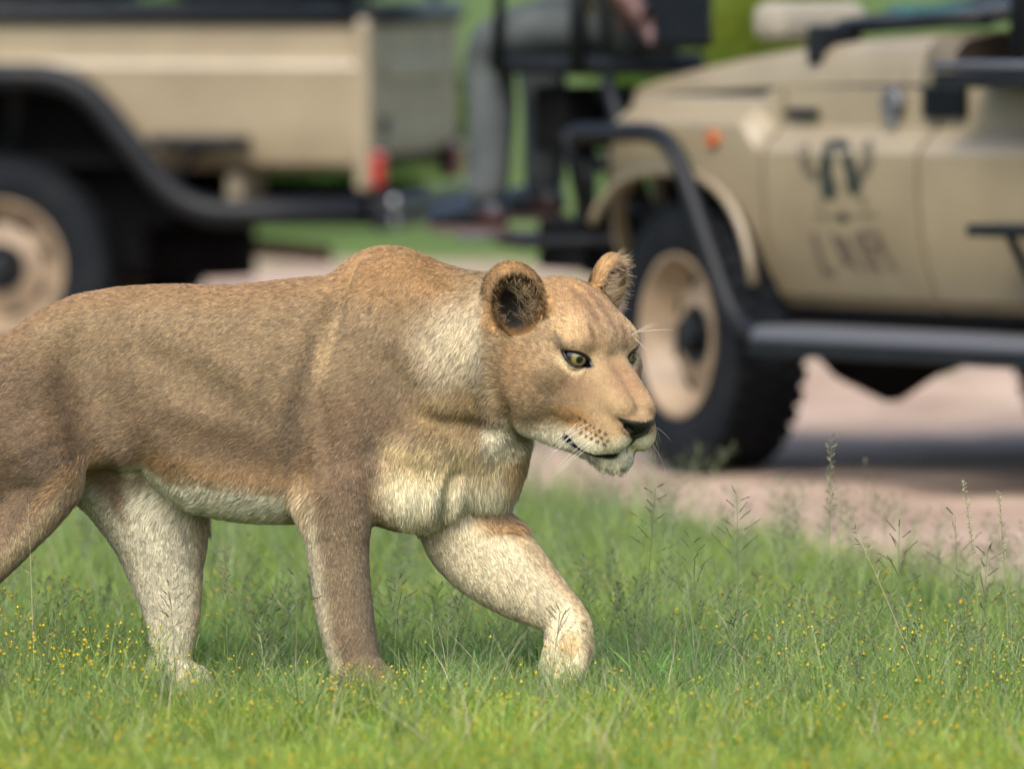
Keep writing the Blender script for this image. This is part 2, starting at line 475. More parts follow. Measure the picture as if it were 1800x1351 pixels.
def lathe(prof, n=48, gap=None):
    """profile of (radius, y) turned about the Y axis"""
    prof = np.array(prof, float); k = len(prof); V = []; F = []
    for i in range(n):
        a = 2 * math.pi * i / n
        V += [(r * math.cos(a), y, r * math.sin(a)) for r, y in prof]
    for i in range(n):
        for j in range(k - 1):
            F.append((i * k + j, i * k + j + 1, ((i + 1) % n) * k + j + 1, ((i + 1) % n) * k + j))
    return np.array(V), F
def lib_wheel():
    R, w = 0.41, 0.125
    tyre = [(0.235, 0.10), (0.27, 0.122), (0.33, 0.128), (0.385, 0.118), (0.402, 0.095), (0.405, 0), (0.402, -0.095), (0.385, -0.118), (0.33, -0.128), (0.27, -0.122), (0.235, -0.10), (0.235, 0.10)]
    parts = [lathe(tyre)]
    for i in range(36):                                     # lugs
        for row, (y0, y1) in enumerate(((0.052, 0.118), (-0.030, 0.030), (-0.118, -0.052))):
            a0 = 2 * math.pi * (i + (0.5 if row == 1 else 0)) / 36; a1 = a0 + 0.11
            V = []
            for r in (0.395, 0.412):
                for a in (a0, a1):
                    for y in (y0, y1): V.append((r * math.cos(a), y, r * math.sin(a)))
            F = [(0, 1, 3, 2), (4, 6, 7, 5), (0, 4, 5, 1), (2, 3, 7, 6), (0, 2, 6, 4), (1, 5, 7, 3)]
            parts.append((np.array(V), F))
    t = faces_mesh('tyre', parts)
    rim = [(0.246, 0.112), (0.252, 0.122), (0.240, 0.122), (0.222, 0.095), (0.205, 0.060), (0.185, 0.030), (0.150, 0.038), (0.115, 0.050), (0.085, 0.055), (0.080, 0.045), (0.0, 0.045), (0.0, 0.0), (0.19, -0.02), (0.246, -0.10), (0.246, 0.112)]
    rm = faces_mesh('rim', [lathe(rim)])
    holes = []
    for i in range(8):
        a = 2 * math.pi * i / 8; c = np.array([0.168 * math.cos(a), 0.0, 0.168 * math.sin(a)]); ra = np.array([math.cos(a), 0, math.sin(a)]); ta = np.array([-math.sin(a), 0, math.cos(a)])
        th = np.arange(10) / 10 * 2 * math.pi
        ring = np.array([c + 0.017 * math.cos(x) * ra + 0.026 * math.sin(x) * ta for x in th])
        ring[:, 1] = 0.0365
        back = ring.copy(); back[:, 1] = 0.02
        F = [tuple(range(10))] + [(j, (j + 1) % 10, 10 + (j + 1) % 10, 10 + j) for j in range(10)]
        holes.append(faces_mesh('rim_hole', [(np.vstack([ring, back]), F)])); holes[-1].materials.append(black_matt)
    hl = holes
    hub = faces_mesh('hub', [lathe([(0.0, 0.105), (0.042, 0.105), (0.055, 0.095), (0.058, 0.05), (0.09, 0.058), (0.095, 0.046), (0, 0.046)], 24)])
    for m_ in (t, rm, hub): 
        bm = bmesh.new(); bm.from_mesh(m_); bmesh.ops.recalc_face_normals(bm, faces=bm.faces[:]); bm.to_mesh(m_); bm.free()
    t.materials.append(rubber); rm.materials.append(tan_rim); hub.materials.append(black_steel)
    return t, rm, hl, hub
WT, WR, WHL, WHB = lib_wheel()
def wheel(parent, x, y, z, steer=0.0):
    e = empty('wheel', (x, y, z)); e.parent = parent; e.rotation_euler = (0, 0.3, steer)
    for nm, me in [('tyre', WT), ('rim', WR), ('hub', WHB)] + [('rim_hole', h_) for h_ in WHL]:
        o = bpy.data.objects.new(nm, me); C.objects.link(o); o.parent = e
        if nm in ('rim', 'tyre'):
            m_ = o.modifiers.new('edges', 'EDGE_SPLIT'); m_.split_angle = math.radians(35)
            me.polygons.foreach_set('use_smooth', np.ones(len(me.polygons), bool))
    return e
def disc(name, c, r, t, mat, parent, axis=1):
    prof = [(0, t), (r * 0.85, t), (r, t * 0.6), (r, 0), (0, 0)]
    V, F = lathe(prof, 24)
    if axis == 0: V = V[:, [1, 0, 2]] * np.array([-1, 1, 1])
    return part(name, faces_mesh(name, [(V + np.array(c), F)]), mat, parent, smooth=False)

# ================================================================== vehicle with the emblem
VR = Veh(1252, 588, 26.0, math.radians(55), 0.72)
VP = Veh(1252, 588, 26.0, math.radians(42), 0.72)          # the tracker's seat is turned a little outwards
truck = empty('safari_vehicle', VR.O); truck.rotation_euler = (0, math.radians(0.45), VR.yaw)
tag(truck, 'tan open safari vehicle with dark emblem on its door and tracker seat at the front', 'vehicle', 'open safari vehicles on the sand track')
ZW = VR.zw
LOWER = [(0.735, 0.535), (0.775, 0.575), (0.812, 0.66), (0.836, 0.77), (0.848, 0.88), (0.850, 1.000), (0.843, 1.010), (0.782, 1.072), (0.770, 1.078), (0.766, 1.195)]
def door_y(z):
    return float(np.interp(z, [p[1] for p in LOWER], [p[0] for p in LOWER]))
def arch_z(x):
    t = (x - 0.03) / 0.455
    return ZW + 0.50 * max(0.0, 1 - abs(t) ** 2.6) ** (1 / 2.6) if abs(t) < 1 else 0.0
def fender_prof(x):
    k = float(sstep(-0.42, -0.31, np.array(x)))          # shoulder steps up over the wheel
    top = [(0.850, 1.000 + 0.08 * k), (0.843, 1.010 + 0.083 * k), (0.782 + 0.01 * k, 1.072 + 0.058 * k), (0.770 + 0.005 * k, 1.078 + 0.058 * k), (0.766, 1.195 - 0.03 * k)]
    fr = float(sstep(0.25, 0.50, np.array(x)))           # nose rounds inwards
    zb = max(0.535, arch_z(x)) if x < 0.45 else max(0.60, arch_z(x))
    low = []
    for y, z in LOWER[:5]: low.append((y, z))
    pts = []
    for i, (y, z) in enumerate(low):
        zz = max(z, zb + 0.012 * i)
        pts.append((float(np.interp(zz, [p[1] for p in LOWER], [p[0] for p in LOWER])) if zz < 0.99 else 0.85, zz))
    pts += top
    return [(y - 0.10 * fr * fr, z - 0.03 * fr) for y, z in pts]
for sd_ in (1, -1):
    loft('fender', np.r_[np.linspace(-0.426, 0.38, 40), np.linspace(0.39, 0.49, 6)], fender_prof, tan_paint, truck, side=sd_)
door = loft('door', np.linspace(-0.446, -1.182, 5), lambda x: LOWER[:6] + LOWER[6:], tan_paint, truck)
door['label'] = 'tan door carrying a dark green emblem over brown lettering'
loft('door', np.linspace(-0.446, -1.182, 5), lambda x: LOWER, tan_paint, truck, side=-1)
for sd_ in (1, -1):
    loft('rear_panel', np.linspace(-1.202, -2.9, 6), lambda x: LOWER, tan_paint, truck, side=sd_)
# bonnet
def hood_prof(x):
    t = float(np.clip((x + 1.2) / 1.74, 0, 1)); f = t ** 2.2
    ze = 1.205 - 0.055 * f; zc = 1.372 - 0.165 * f ** 0.9 - 0.01 * t
    ys = [0.755, 0.752, 0.735, 0.70, 0.60, 0.40, 0.20, 0.0]; a = [0, 0.30, 0.62, 0.80, 0.90, 0.96, 0.99, 1.0]
    right = [(y - 0.10 * f, ze + (zc - ze) * k) for y, k in zip(ys, a)]
    return right + [(-y, z) for y, z in right[-2::-1]]
hood_me_x = np.linspace(0.48, -1.10, 18)
hood = loft('bonnet', hood_me_x, hood_prof, tan_paint, truck, thick=0.0)
cowl = loft('cowl', np.linspace(-1.11, -1.24, 3), lambda x: hood_prof(-1.1), tan_paint, truck, thick=0.0)
# nose, grille, lamps (they face away along the track)
nose_p = box('front_panel', (0.40, 0.475, -0.62, 0.62, 0.72, 1.11), tan_paint, truck, 0.03)
box('grille', (0.478, 0.50, -0.36, 0.36, 0.84, 1.06), black_matt, truck)
for y in (-0.5, 0.5): disc('headlamp', (0.475, y, 0.95), 0.095, 0.04, chrome, truck, axis=0)
# wheel arch liner, chassis, gearbox
for sd_ in (1, -1):
    y0, y1 = sorted((sd_ * 0.40, sd_ * 0.60)); box('arch_liner', (-0.42, 0.44, y0, y1, 0.50, 1.02), black_matt, truck)
box('chassis_rail', (-2.6, 0.40, 0.28, 0.42, 0.44, 0.56), black_matt, truck)
box('chassis_rail', (-2.6, 0.40, -0.42, -0.28, 0.44, 0.56), black_matt, truck)
box('floor_pan', (-2.9, -0.44, -0.76, 0.74, 0.50, 0.545), black_matt, truck)
part('gearbox', faces_mesh('gearbox', [tube_np([(-0.15, 0.40, 0.44), (-0.30, 0.40, 0.40), (-0.48, 0.40, 0.37), (-0.66, 0.40, 0.42), (-1.0, 0.40, 0.46)], [0.07, 0.11, 0.13, 0.10, 0.06], 14)]), black_matt, truck, True)
part('front_axle', faces_mesh('front_axle', [tube_np([(0, -0.62, ZW), (0, -0.2, ZW), (0, 0.62, ZW)], [0.05, 0.07, 0.05], 12)]), black_matt, truck, True)
part('fuel_tank', faces_mesh('fuel_tank', [box_me(-2.4, -1.45, 0.1, 0.62, 0.38, 0.50)]), black_matt, truck, bevel=0.04)
wheel(truck, 0.0, 0.72, ZW, math.radians(-9))
wheel(truck, 0.0, -0.82, ZW, math.radians(-9))
# arch lip
lip = [(x, 0.868, arch_z(x)) for x in np.linspace(-0.415, 0.415, 44)]
part('arch_flare', faces_mesh('arch_flare', [tube_np(lip, 0.016, 8)]), tan_paint, truck, True)
# lamps, catches, intake on the side
x, z = VR.sp(1255, 245, 0.86); disc('side_indicator', (x, 0.846, z), 0.026, 0.022, amber_lens, truck)
x, z = VR.sp(1411, 201, 0.79); box('bonnet_catch', (x - 0.075, x + 0.075, 0.776, 0.80, z - 0.012, z + 0.014), black_steel, truck)
x, z = VR.sp(1570, 186, 0.79); disc('filler_cap', (x, 0.774, z), 0.046, 0.028, grey_step, truck)
x, z = VR.sp(1570, 210, 0.79); disc('bonnet_latch', (x, 0.776, z - 0.018), 0.022, 0.02, chrome, truck)
xa, za = VR.sp(1622, 158, 0.79); xb, zb_ = VR.sp(1697, 214, 0.79)
vent = box('air_intake', (xb, xa, 0.772, 0.786, zb_, za), black_matt, truck)
for k in range(5):
    zz = zb_ + (za - zb_) * (k + 0.5) / 5
    box('louvre', (xb + 0.008, xa - 0.008, 0.784, 0.797, zz - 0.006, zz + 0.004), black_steel, vent, 0.002)
# brush bar running from the bumper over the wheel and down to the side step
bx = lambda px, py, Y=0.95: (VR.sp(px, py, Y)[0], Y, VR.sp(px, py, Y)[1])
a, b, c = bx(1002, 232), bx(1180, 232), bx(1298, 584)
tube('brush_bar', [(a[0] + 0.02, 0.78, a[2] - 0.02), a, b, c, (c[0] - 0.25, 0.95, 0.455)], 0.030, black_steel, truck, 0.14)
tube('brush_bar_stay', [(0.54, 0.50, 0.78), (0.55, 0.80, 0.80), a], 0.024, black_steel, truck, 0.08)
box('side_step', (-2.7, -0.61, 0.80, 1.04, 0.412, 0.492), grey_step, truck, 0.03)
box('step_skirt', (-2.7, -0.63, 1.042, 1.054, 0.405, 0.452), black_steel, truck, 0.004)
for x in (-0.55, -1.3, -2.0): box('step_bracket', (x - 0.03, x + 0.03, 0.40, 0.87, 0.45, 0.485), black_matt, truck)
x0, z0 = VR.sp(1728, 412, 1.0)
box('upper_step', (x0 - 0.5, x0, 0.90, 1.06, z0 - 0.018, z0 + 0.018), black_steel, truck)
tube('upper_step_bracket', [(x0 - 0.06, 0.95, z0 - 0.01), (x0 - 0.16, 0.92, z0 - 0.19), (x0 - 0.2, 0.80, z0 - 0.22)], 0.014, black_steel, truck, 0.03)
# cab: posts, tray, folded windscreen on the bonnet
x1, z1 = VR.sp(1680, 134, 0.90)
tray = box('side_tray', (x1 - 0.9, x1, 0.78, 0.98, z1 - 0.045, z1), black_steel, truck)
tube('tray_rail', [(x1 - 0.9, 0.985, z1 + 0.02), (x1 - 0.02, 0.985, z1 + 0.02)], 0.014, grey_step, truck)
for dx, ww in ((-0.06, 0.036), (-0.22, 0.022)):
    tube('cab_post', [(x1 + dx, 0.70, 1.15), (x1 + dx - 0.02, 0.70, 2.05)], ww, black_steel, truck)
    tube('cab_post', [(x1 + dx, -0.70, 1.15), (x1 + dx - 0.02, -0.70, 2.05)], ww, black_steel, truck)
tube('roof_bar', [(x1 - 0.08, -0.72, 2.06), (x1 - 0.08, 0.72, 2.06)], 0.03, black_steel, truck)
box('cab_side_cover', (x1 - 0.75, x1 - 0.04, 0.62, 0.72, 1.16, 1.72), black_matt, truck, 0.03)
box('dashboard', (x1 - 0.28, x1 + 0.02, -0.70, 0.66, 1.16, 1.34), black_matt, truck, 0.03)
box('seat_back', (x1 - 0.95, x1 - 0.80, 0.12, 0.62, 1.0, 1.62), olive_seat, truck, 0.05)
box('seat_back', (x1 - 0.95, x1 - 0.80, -0.62, -0.12, 1.0, 1.62), olive_seat, truck, 0.05)
frx0, frx1 = -0.50, -1.20
frame = empty('folded_windscreen', (0, 0, 0)); frame.parent = truck
def wz(x): return hood_prof(x)[7][1]
fz = lambda x, y: wz(x) + 0.030 + (0.60 - y) * 0.13
for y in (-0.62, 0.60):
    tube('frame_bar', [(frx0, y, fz(frx0, y)), (frx1, y, fz(frx1, y))], 0.024, black_steel, frame)
for x in (frx0, frx1):
    tube('frame_bar', [(x, -0.62, fz(x, -0.62)), (x, 0.60, fz(x, 0.60))], 0.024, black_steel, frame)
pv_ = [(x, y, fz(x, y) + h) for h in (-0.003, 0.003) for x, y in ((frx0, -0.6), (frx0, 0.58), (frx1, 0.58), (frx1, -0.6))]
part('pane', faces_mesh('pane', [(np.array(pv_), [(0, 1, 2, 3), (7, 6, 5, 4), (0, 4, 5, 1), (1, 5, 6, 2), (2, 6, 7, 3), (3, 7, 4, 0)])]), glass_dark, frame)
xf = VR.sp(1436, 95, 0.74)[0]
box('frame_foot', (xf - 0.030, xf + 0.030, 0.58, 0.755, 1.262, wz(xf) + 0.035), black_steel, frame, 0.014)
box('frame_foot', (xf - 0.030, xf + 0.030, -0.755, -0.60, 1.262, wz(xf) + 0.05), black_steel, frame, 0.014)
xr = VR.sp(1428, 40, 0.30)[0]
box('canvas_bag', (xr - 0.10, xr + 0.05, 0.14, 0.50, wz(xr) + 0.05, wz(xr) + 0.17), canvas_cream, truck, 0.04)
box('folded_cloth', (xr - 0.62, xr - 0.50, 0.05, 0.40, wz(xr) + 0.09, wz(xr) + 0.16), teal_cloth, truck, 0.02)

# emblem and lettering on the door: flat print that follows the panel
def door_strip(pts, width):
    """pts in photograph coordinates along a brush stroke"""
    c = np.array([(*VR.sp(x, y, door_y(1.62 - 25.2 * (y + 95) / FPX)),) for x, y in pts]); w = np.broadcast_to(width, len(c)) / 570.0 / 2
    T = np.gradient(c, axis=0); T /= np.linalg.norm(T, axis=1, keepdims=True); Nn = np.c_[-T[:, 1], T[:, 0]]
    Nn[:, 0] *= 1.75
    V = []; F = []
    for p, n_, ww in zip(c, Nn, w):
        for s in (-1, 1):
            xx, zz = p + n_ * ww * s; V.append((xx, door_y(zz) + 0.003, zz))
    for i in range(len(c) - 1): F.append((2 * i, 2 * i + 1, 2 * i + 3, 2 * i + 2))
    return np.array(V), F
def crop(pts): return [(1350 + x / 4.22, 200 + y / 4.22) for x, y in pts]
def dense(pts, n=4):
    pts = np.array(pts, float); return np.vstack([pts[i] + (pts[i + 1] - pts[i]) * t for i in range(len(pts) - 1) for t in np.arange(n) / n] + [pts[-1]])
strokes = [door_strip(dense(crop([(470, 230), (450, 360), (440, 450), (465, 560), (465, 650)])), np.interp(np.linspace(0, 1, 17), [0, 0.3, 0.6, 0.8, 1], [12, 20, 20, 28, 14])),
           door_strip(dense(crop([(560, 230), (590, 320), (630, 430), (650, 540), (665, 620)])), np.interp(np.linspace(0, 1, 17), [0, 0.3, 0.6, 0.8, 1], [12, 19, 19, 27, 10])),
           door_strip(dense(crop([(440, 250), (520, 225), (600, 250)])), 12),
           door_strip(dense(crop([(530, 785), (570, 785), (610, 785)])), np.array([4, 10, 15, 18, 19, 18, 15, 10, 4]))]
part('emblem', faces_mesh('emblem', strokes[:3]), emblem_green, door); part('emblem_dot', faces_mesh('emblem_dot', strokes[3:]), emblem_green, door)
tusks = [door_strip(dense(crop([(280, 250), (285, 340), (310, 430), (375, 495)])), 17), door_strip(dense(crop([(735, 230), (760, 320), (745, 420), (690, 495)])), 17),
         door_strip(dense(crop([(400, 660), (395, 700)])), 7), door_strip(dense(crop([(700, 640), (740, 690)])), 8)]
for t_ in tusks: part('emblem_tusk', faces_mesh('emblem_tusk', [t_]), emblem_brown, door)
letters = [door_strip(dense(crop(p)), 10) for p in ([(345, 900), (420, 1180)], [(420, 1180), (500, 1190)], [(490, 900), (600, 1140)], [(600, 1140), (560, 930)], [(560, 930), (690, 1180)], [(650, 905), (780, 1170)],
           [(700, 900), (840, 1185)], [(700, 900), (830, 905)], [(830, 905), (860, 1010)], [(860, 1010), (770, 1010)], [(850, 1010), (960, 1180)])]
part('lettering', faces_mesh('lettering', letters), letter_brown, door)
for l_ in ([(360, 770), (520, 775)], [(630, 775), (820, 770)]): part('lettering_line', faces_mesh('lettering_line', [door_strip(dense(crop(l_)), 4)]), emblem_brown, door)

# front bumper, bull bar, tracker seat with its footrest
box('bumper', (0.56, 0.76, -0.80, 0.62, 0.60, 0.76), black_steel, truck, 0.02)
box('winch_box', (0.58, 0.78, 0.30, 0.66, 0.60, 0.80), black_matt, truck, 0.02)
for y in (0.58, 0.20, -0.20, -0.6): tube('bull_bar_upright', [(0.69, y, 0.74), (0.70, y, 1.18)], 0.03, black_steel, truck)
for z in (0.95, 1.16): tube('bull_bar_rail', [(0.70, -0.66, z), (0.70, 0.64, z)], 0.028, black_steel, truck)
for y in (0.44, 0.28):
    disc('spot_lamp', (0.74, y, 1.10 if y > 0.4 else 1.20), 0.05, 0.05, chrome, truck, axis=0)
box('equipment_box', (0.74, 0.92, 0.36, 0.74, 0.99, 1.19), black_matt, truck, 0.02)
tube('bumper_post', [(0.80, 0.62, 0.62), (0.80, 0.62, 1.00)], 0.035, black_steel, truck)
tube('bumper_post', [(0.86, 0.40, 0.62), (0.86, 0.40, 1.00)], 0.03, black_steel, truck)
box('bumper_end', (0.66, 0.90, 0.44, 0.74, 0.62, 0.78), black_matt, truck, 0.02)
for y in (0.66, 0.50): disc('spot_lamp', (0.93, y, 1.09), 0.04, 0.03, chrome, truck, axis=0)
seat = empty('tracker_seat', (0, 0, 0)); seat.parent = truck
_mt = Matrix.Translation(Vector(VR.O)) @ truck.rotation_euler.to_matrix().to_4x4()
seat.matrix_local = _mt.inverted() @ (Matrix.Translation(Vector(VP.O)) @ Matrix.Rotation(VP.yaw, 4, 'Z'))
box('cushion', (0.46, 0.98, 0.20, 0.66, 1.22, 1.285), black_steel, seat, 0.025)
box('seat_backrest', (0.40, 0.46, 0.24, 0.60, 1.30, 1.66), black_steel, seat, 0.025)
for y in (0.22, 0.64):
    tube('seat_leg', [(0.30, y, 0.74), (0.42, y, 1.00), (0.50, y, 1.22)], 0.022, black_steel, seat, 0.05)
tube('arm_rest', [(0.46, 0.68, 1.30), (0.50, 0.68, 1.52), (0.90, 0.68, 1.52), (0.93, 0.68, 1.24)], 0.018, black_steel, seat, 0.06)
tube('seat_pole', [(0.60, 0.665, 1.22), (0.60, 0.665, 1.66)], 0.026, black_steel, seat)
tube('foot_rest_arm', [(0.34, 0.28, 0.72), (0.9, 0.28, 0.69), (1.02, 0.30, 0.70)], 0.018, black_steel, seat, 0.05)
tube('foot_rest_arm', [(0.34, 0.58, 0.72), (0.9, 0.58, 0.69), (1.02, 0.56, 0.70)], 0.018, black_steel, seat, 0.05)
box('foot_rest', (0.98, 1.12, 0.12, 0.66, 0.700, 0.722), grey_step, seat, 0.006)

# ================================================================== vehicle with the load bed
VL = Veh(8, 470, 31.0, math.radians(10.5), 0.72)
bakkie = empty('safari_vehicle', VL.O); bakkie.rotation_euler = (0, 0, VL.yaw)
tag(bakkie, 'tan game viewing vehicle seen from its tailgate end with red tail lamp and black rails', 'vehicle', 'open safari vehicles on the sand track')
ZL = VL.zw
XR = -1.345
BED = [(0.70, 0.81), (0.79, 0.815), (0.83, 0.84), (0.842, 0.90), (0.845, 0.99), (0.845, 1.13), (0.848, 1.165), (0.849, 1.185), (0.842, 1.203), (0.806, 1.222), (0.800, 1.228), (0.800, 1.345)]
def arch_l(x):
    t = x / 0.62
    return ZL + 0.68 * max(0.0, 1 - abs(t) ** 3) ** (1 / 3) if abs(t) < 1 else 0.0
def bed_prof(x):
    zb = max(0.81, arch_l(x)); out = []
    for i, (y, z) in enumerate(BED):
        zz = max(z, min(zb + 0.004 * i, 1.30)); out.append((y if zz == z else float(np.interp(zz, [p[1] for p in BED], [p[0] for p in BED])), zz))
    return out
for sd_ in (1, -1):
    loft('bed_side', np.r_[np.linspace(XR, -0.64, 8), np.linspace(-0.62, 0.62, 32), np.linspace(0.64, 1.9, 6)], bed_prof, tan_paint, bakkie, side=sd_)
for sd_ in (1, -1):
    y0, y1 = sorted((sd_ * 0.70, sd_ * 0.853)); box('corner_post', (XR - 0.035, XR + 0.02, y0, y1, 0.74, 1.36), tan_paint, bakkie, 0.018)
tg = box('tailgate', (XR - 0.030, XR + 0.02, -0.69, 0.69, 0.86, 1.34), tan_paint, bakkie, 0.012)
box('tailgate_ridge', (XR - 0.045, XR - 0.031, -0.62, 0.60, 1.13, 1.20), tan_paint, tg, 0.006)
box('tailgate_ridge', (XR - 0.040, XR - 0.031, -0.62, 0.60, 0.92, 0.95), tan_paint, tg, 0.004)
box('tailgate_handle', (XR - 0.055, XR - 0.031, 0.56, 0.64, 0.95, 1.0), black_steel, tg, 0.006)
box('bed_floor', (XR, 1.9, -0.76, 0.76, 0.82, 0.86), black_matt, bakkie)
for zr in (1.372,):
    for sd_ in (1, -1): tube('bed_rail', [(1.9, 0.80 * sd_, zr), (XR - 0.03, 0.80 * sd_, zr)], 0.040, black_steel, bakkie)
    tube('bed_rail', [(XR - 0.03, -0.80, zr), (XR - 0.03, 0.80, zr)], 0.040, black_steel, bakkie)
for x in np.arange(-1.2, 1.8, 0.42):
    box('rail_bracket', (x - 0.02, x + 0.02, 0.765, 0.79, 1.28, 1.36), tan_paint, bakkie, 0.004)
for x in (-1.05, -0.15, 0.75):
    e = empty('bench', (0, 0, 0)); e.parent = bakkie
    box('bench_cushion', (x - 0.05, x + 0.42, -0.70, 0.70, 1.42, 1.52), olive_seat, e, 0.03)
    box('bench_back', (x - 0.13, x - 0.05, -0.70, 0.70, 1.45, 1.98), olive_seat, e, 0.03)
    tube('bench_frame', [(x + 0.1, 0.74, 0.86), (x + 0.1, 0.74, 1.50), (x + 0.1, 0.74, 1.62)], 0.024, black_steel, e)
    tube('bench_frame', [(x + 0.1, -0.74, 0.86), (x + 0.1, -0.74, 1.50), (x + 0.1, -0.74, 1.62)], 0.024, black_steel, e)
for x in (-1.3, 0.3):
    for sd_ in (1, -1): tube('canopy_post', [(x, 0.80 * sd_, 1.36), (x, 0.80 * sd_, 2.5)], 0.022, black_steel, bakkie)
bl = lambda px, py, Y=0.95: (VL.sp(px, py, Y)[0], Y, VL.sp(px, py, Y)[1])
a, b, c, d = bl(-300, 135), bl(135, 135), bl(325, 375), bl(622, 372)
tube('brush_bar', [(a[0], 0.95, b[2]), b, c, (XR - 0.02, 0.95, d[2])], 0.050, black_steel, bakkie, 0.16)
tube('brush_bar_stay', [(c[0] - 0.02, 0.95, c[2] + 0.02), (c[0] - 0.08, 0.60, c[2] + 0.06)], 0.028, black_steel, bakkie, 0.05)
tube('brush_bar_stay', [(XR + 0.15, 0.95, d[2]), (XR + 0.15, 0.50, d[2] + 0.02)], 0.028, black_steel, bakkie, 0.05)
x0, z0 = VL.sp(425, 250, 1.0); x2, _ = VL.sp(262, 250, 1.0)
box('boarding_step', (x0, x2, 0.86, 1.02, z0 - 0.022, z0 + 0.022), black_steel, bakkie)
tube('boarding_step_stay', [(x2 - 0.20, 0.96, z0 - 0.01), (x2 - 0.10, 0.94, z0 - 0.10), (x2 - 0.06, 0.90, z0 - 0.20)], 0.016, black_steel, bakkie, 0.04)
box('rear_bumper', (XR - 0.11, XR - 0.04, -0.86, 0.90, 0.60, 0.72), black_steel, bakkie, 0.02)
for y in (0.74, -0.76):
    lamp = box('tail_lamp', (XR - 0.062, XR - 0.034, y - 0.075, y + 0.075, 0.755, 0.88), red_lens if y > 0 else dark_red_lens, bakkie, 0.012)
    box('lamp_surround', (XR - 0.050, XR - 0.030, y - 0.17 if y > 0 else y + 0.077, y - 0.077 if y > 0 else y + 0.17, 0.75, 0.89), black_matt, lamp, 0.008)
for y, z in ((0.79, 0.700), (0.79, 0.635), (-0.70, 0.70)): disc('reflector', (XR - 0.11, y, z), 0.026, 0.012, chrome, bakkie, axis=0)
box('chassis_rail', (XR, 1.9, 0.30, 0.44, 0.60, 0.74), black_matt, bakkie)
box('chassis_rail', (XR, 1.9, -0.44, -0.30, 0.60, 0.74), black_matt, bakkie)
part('rear_axle', faces_mesh('rear_axle', [tube_np([(0, -0.62, ZL), (0, -0.18, ZL), (0, 0, ZL), (0, 0.18, ZL), (0, 0.62, ZL)], [0.055, 0.07, 0.17, 0.07, 0.055], 12)]), black_matt, bakkie, True)
part('spare_carrier', faces_mesh('spare_carrier', [tube_np([(-0.42, 0.05, 0.62), (-0.42, 0.05, 0.40)], [0.36, 0.36], 24)]), black_matt, bakkie, True)
tube('exhaust', [(0.6, -0.50, 0.52), (-0.55, -0.52, 0.50), (-0.95, -0.55, 0.46)], 0.035, pmat('rusty_pipe', (0.20, 0.11, 0.06), 0.7), bakkie)
box('fuel_tank', (-0.50, 1.2, -0.2, 0.60, 0.42, 0.66), black_matt, bakkie, 0.04)
for sd_ in (1, -1):
    y0, y1 = sorted((sd_ * 0.46, sd_ * 0.60)); box('wheel_tub', (-0.60, 0.60, y0, y1, 0.60, 1.18), black_matt, bakkie)
box('bumper_bracket', (-0.92, -0.86, 0.50, 0.88, 0.62, 0.80), tan_paint, bakkie, 0.006)
wheel(bakkie, 0.0, 0.72, ZL); wheel(bakkie, 0.0, -0.72, ZL)
# ------------------------------------------------------------------ person on the tracker seat (vehicle frame, millimetres)
def person_surface():
    U = []
    def add_(f, k): U.append(('u', f, k))
    g = lambda *p: np.array(p, float)
    # hips, torso, neck, head
    add_(ell(g(560, 420, 1375), g(140, 175, 120)), 1)
    add_(chain([(560, 420, 1390, 140), (540, 420, 1560, 140), (530, 420, 1760, 150), (535, 420, 1850, 110)], 1.0), 40)
    add_(ell(g(530, 420, 1780), g(120, 205, 110)), 50)
    add_(chain([(540, 420, 1860, 62), (560, 420, 1960, 58)]), 30)
    add_(ell(g(590, 420, 2060), g(100, 78, 122)), 25)
    add_(ell(g(625, 420, 2010), g(66, 58, 68)), 25)
    add_(rc(g(688, 420, 2060), 12, g(704, 420, 2030), 17), 12)
    for s_ in (1, -1): add_(ell(g(585, 420 + 80 * s_, 2050), g(22, 10, 34)), 6)
    # legs
    for y in (KN[0], KN[1]):
        kx, ky, kz = y['knee']; ax, ay, az = y['ankle']
        add_(chain([(590, 420 + (ky - 420) * 0.75, 1395, 105), (800, ky, (1395 + kz) / 2 + 18, 92), (kx - 45, ky, kz + 4, 84), (kx, ky, kz - 55, 78), ((kx + ax) / 2 - 14, (ky + ay) / 2, (kz + az) / 2 + 30, 74), (ax - 6, ay, az + 70, 68), (ax - 4, ay, az + 40, 66)]), 30)
    # arms: near hand rests by the hip, far hand on the knee
    for sh, el, wr_, k in (((520, 640, 1800), (455, 690, 1545), HANDP, 0), ((530, 205, 1800), (560, 150, 1545), (800, 250, 1500), 1)):
        add_(chain([(*sh, 62), ((sh[0] + el[0]) / 2, (sh[1] + el[1]) / 2, (sh[2] + el[2]) / 2, 52), (*el, 44), ((el[0] + wr_[0]) / 2, (el[1] + wr_[1]) / 2, (el[2] + wr_[2]) / 2, 40), (*wr_, 28)]), 24)
        w_ = g(*wr_); d = (w_ - g(*el)); d /= np.linalg.norm(d)
        side = np.cross(d, g(1, 0, 0.2)); side /= np.linalg.norm(side); up = np.cross(side, d)
        palm = w_ + d * 60
        add_(chain([(*(w_), 28), (*palm, 33)]), 14)
        add_(rc(palm - side * 20, 22, palm + side * 22, 22), 14)
        for i, ln in enumerate((70, 80, 74, 58)):
            b = palm + d * 22 + side * (27 - 18 * i); m_ = b + d * ln * 0.5 - up * 8; t = m_ + d * ln * 0.35 - up * 22
            add_(chain([(*b, 10.5), (*m_, 9.5), (*t, 8)], n=3), 5)
        b = palm + side * 30 - d * 20; add_(chain([(*b, 12), (*(b + side * 24 + d * 26 - up * 8), 11), (*(b + side * 26 + d * 58 - up * 20), 9)], n=3), 7)
    far = lambda P: np.full(len(P), 1e4)
    return surface(lambda P: blend_field(P, U, far), (330, 0, 640), (1260, 830, 2230), 11.0)

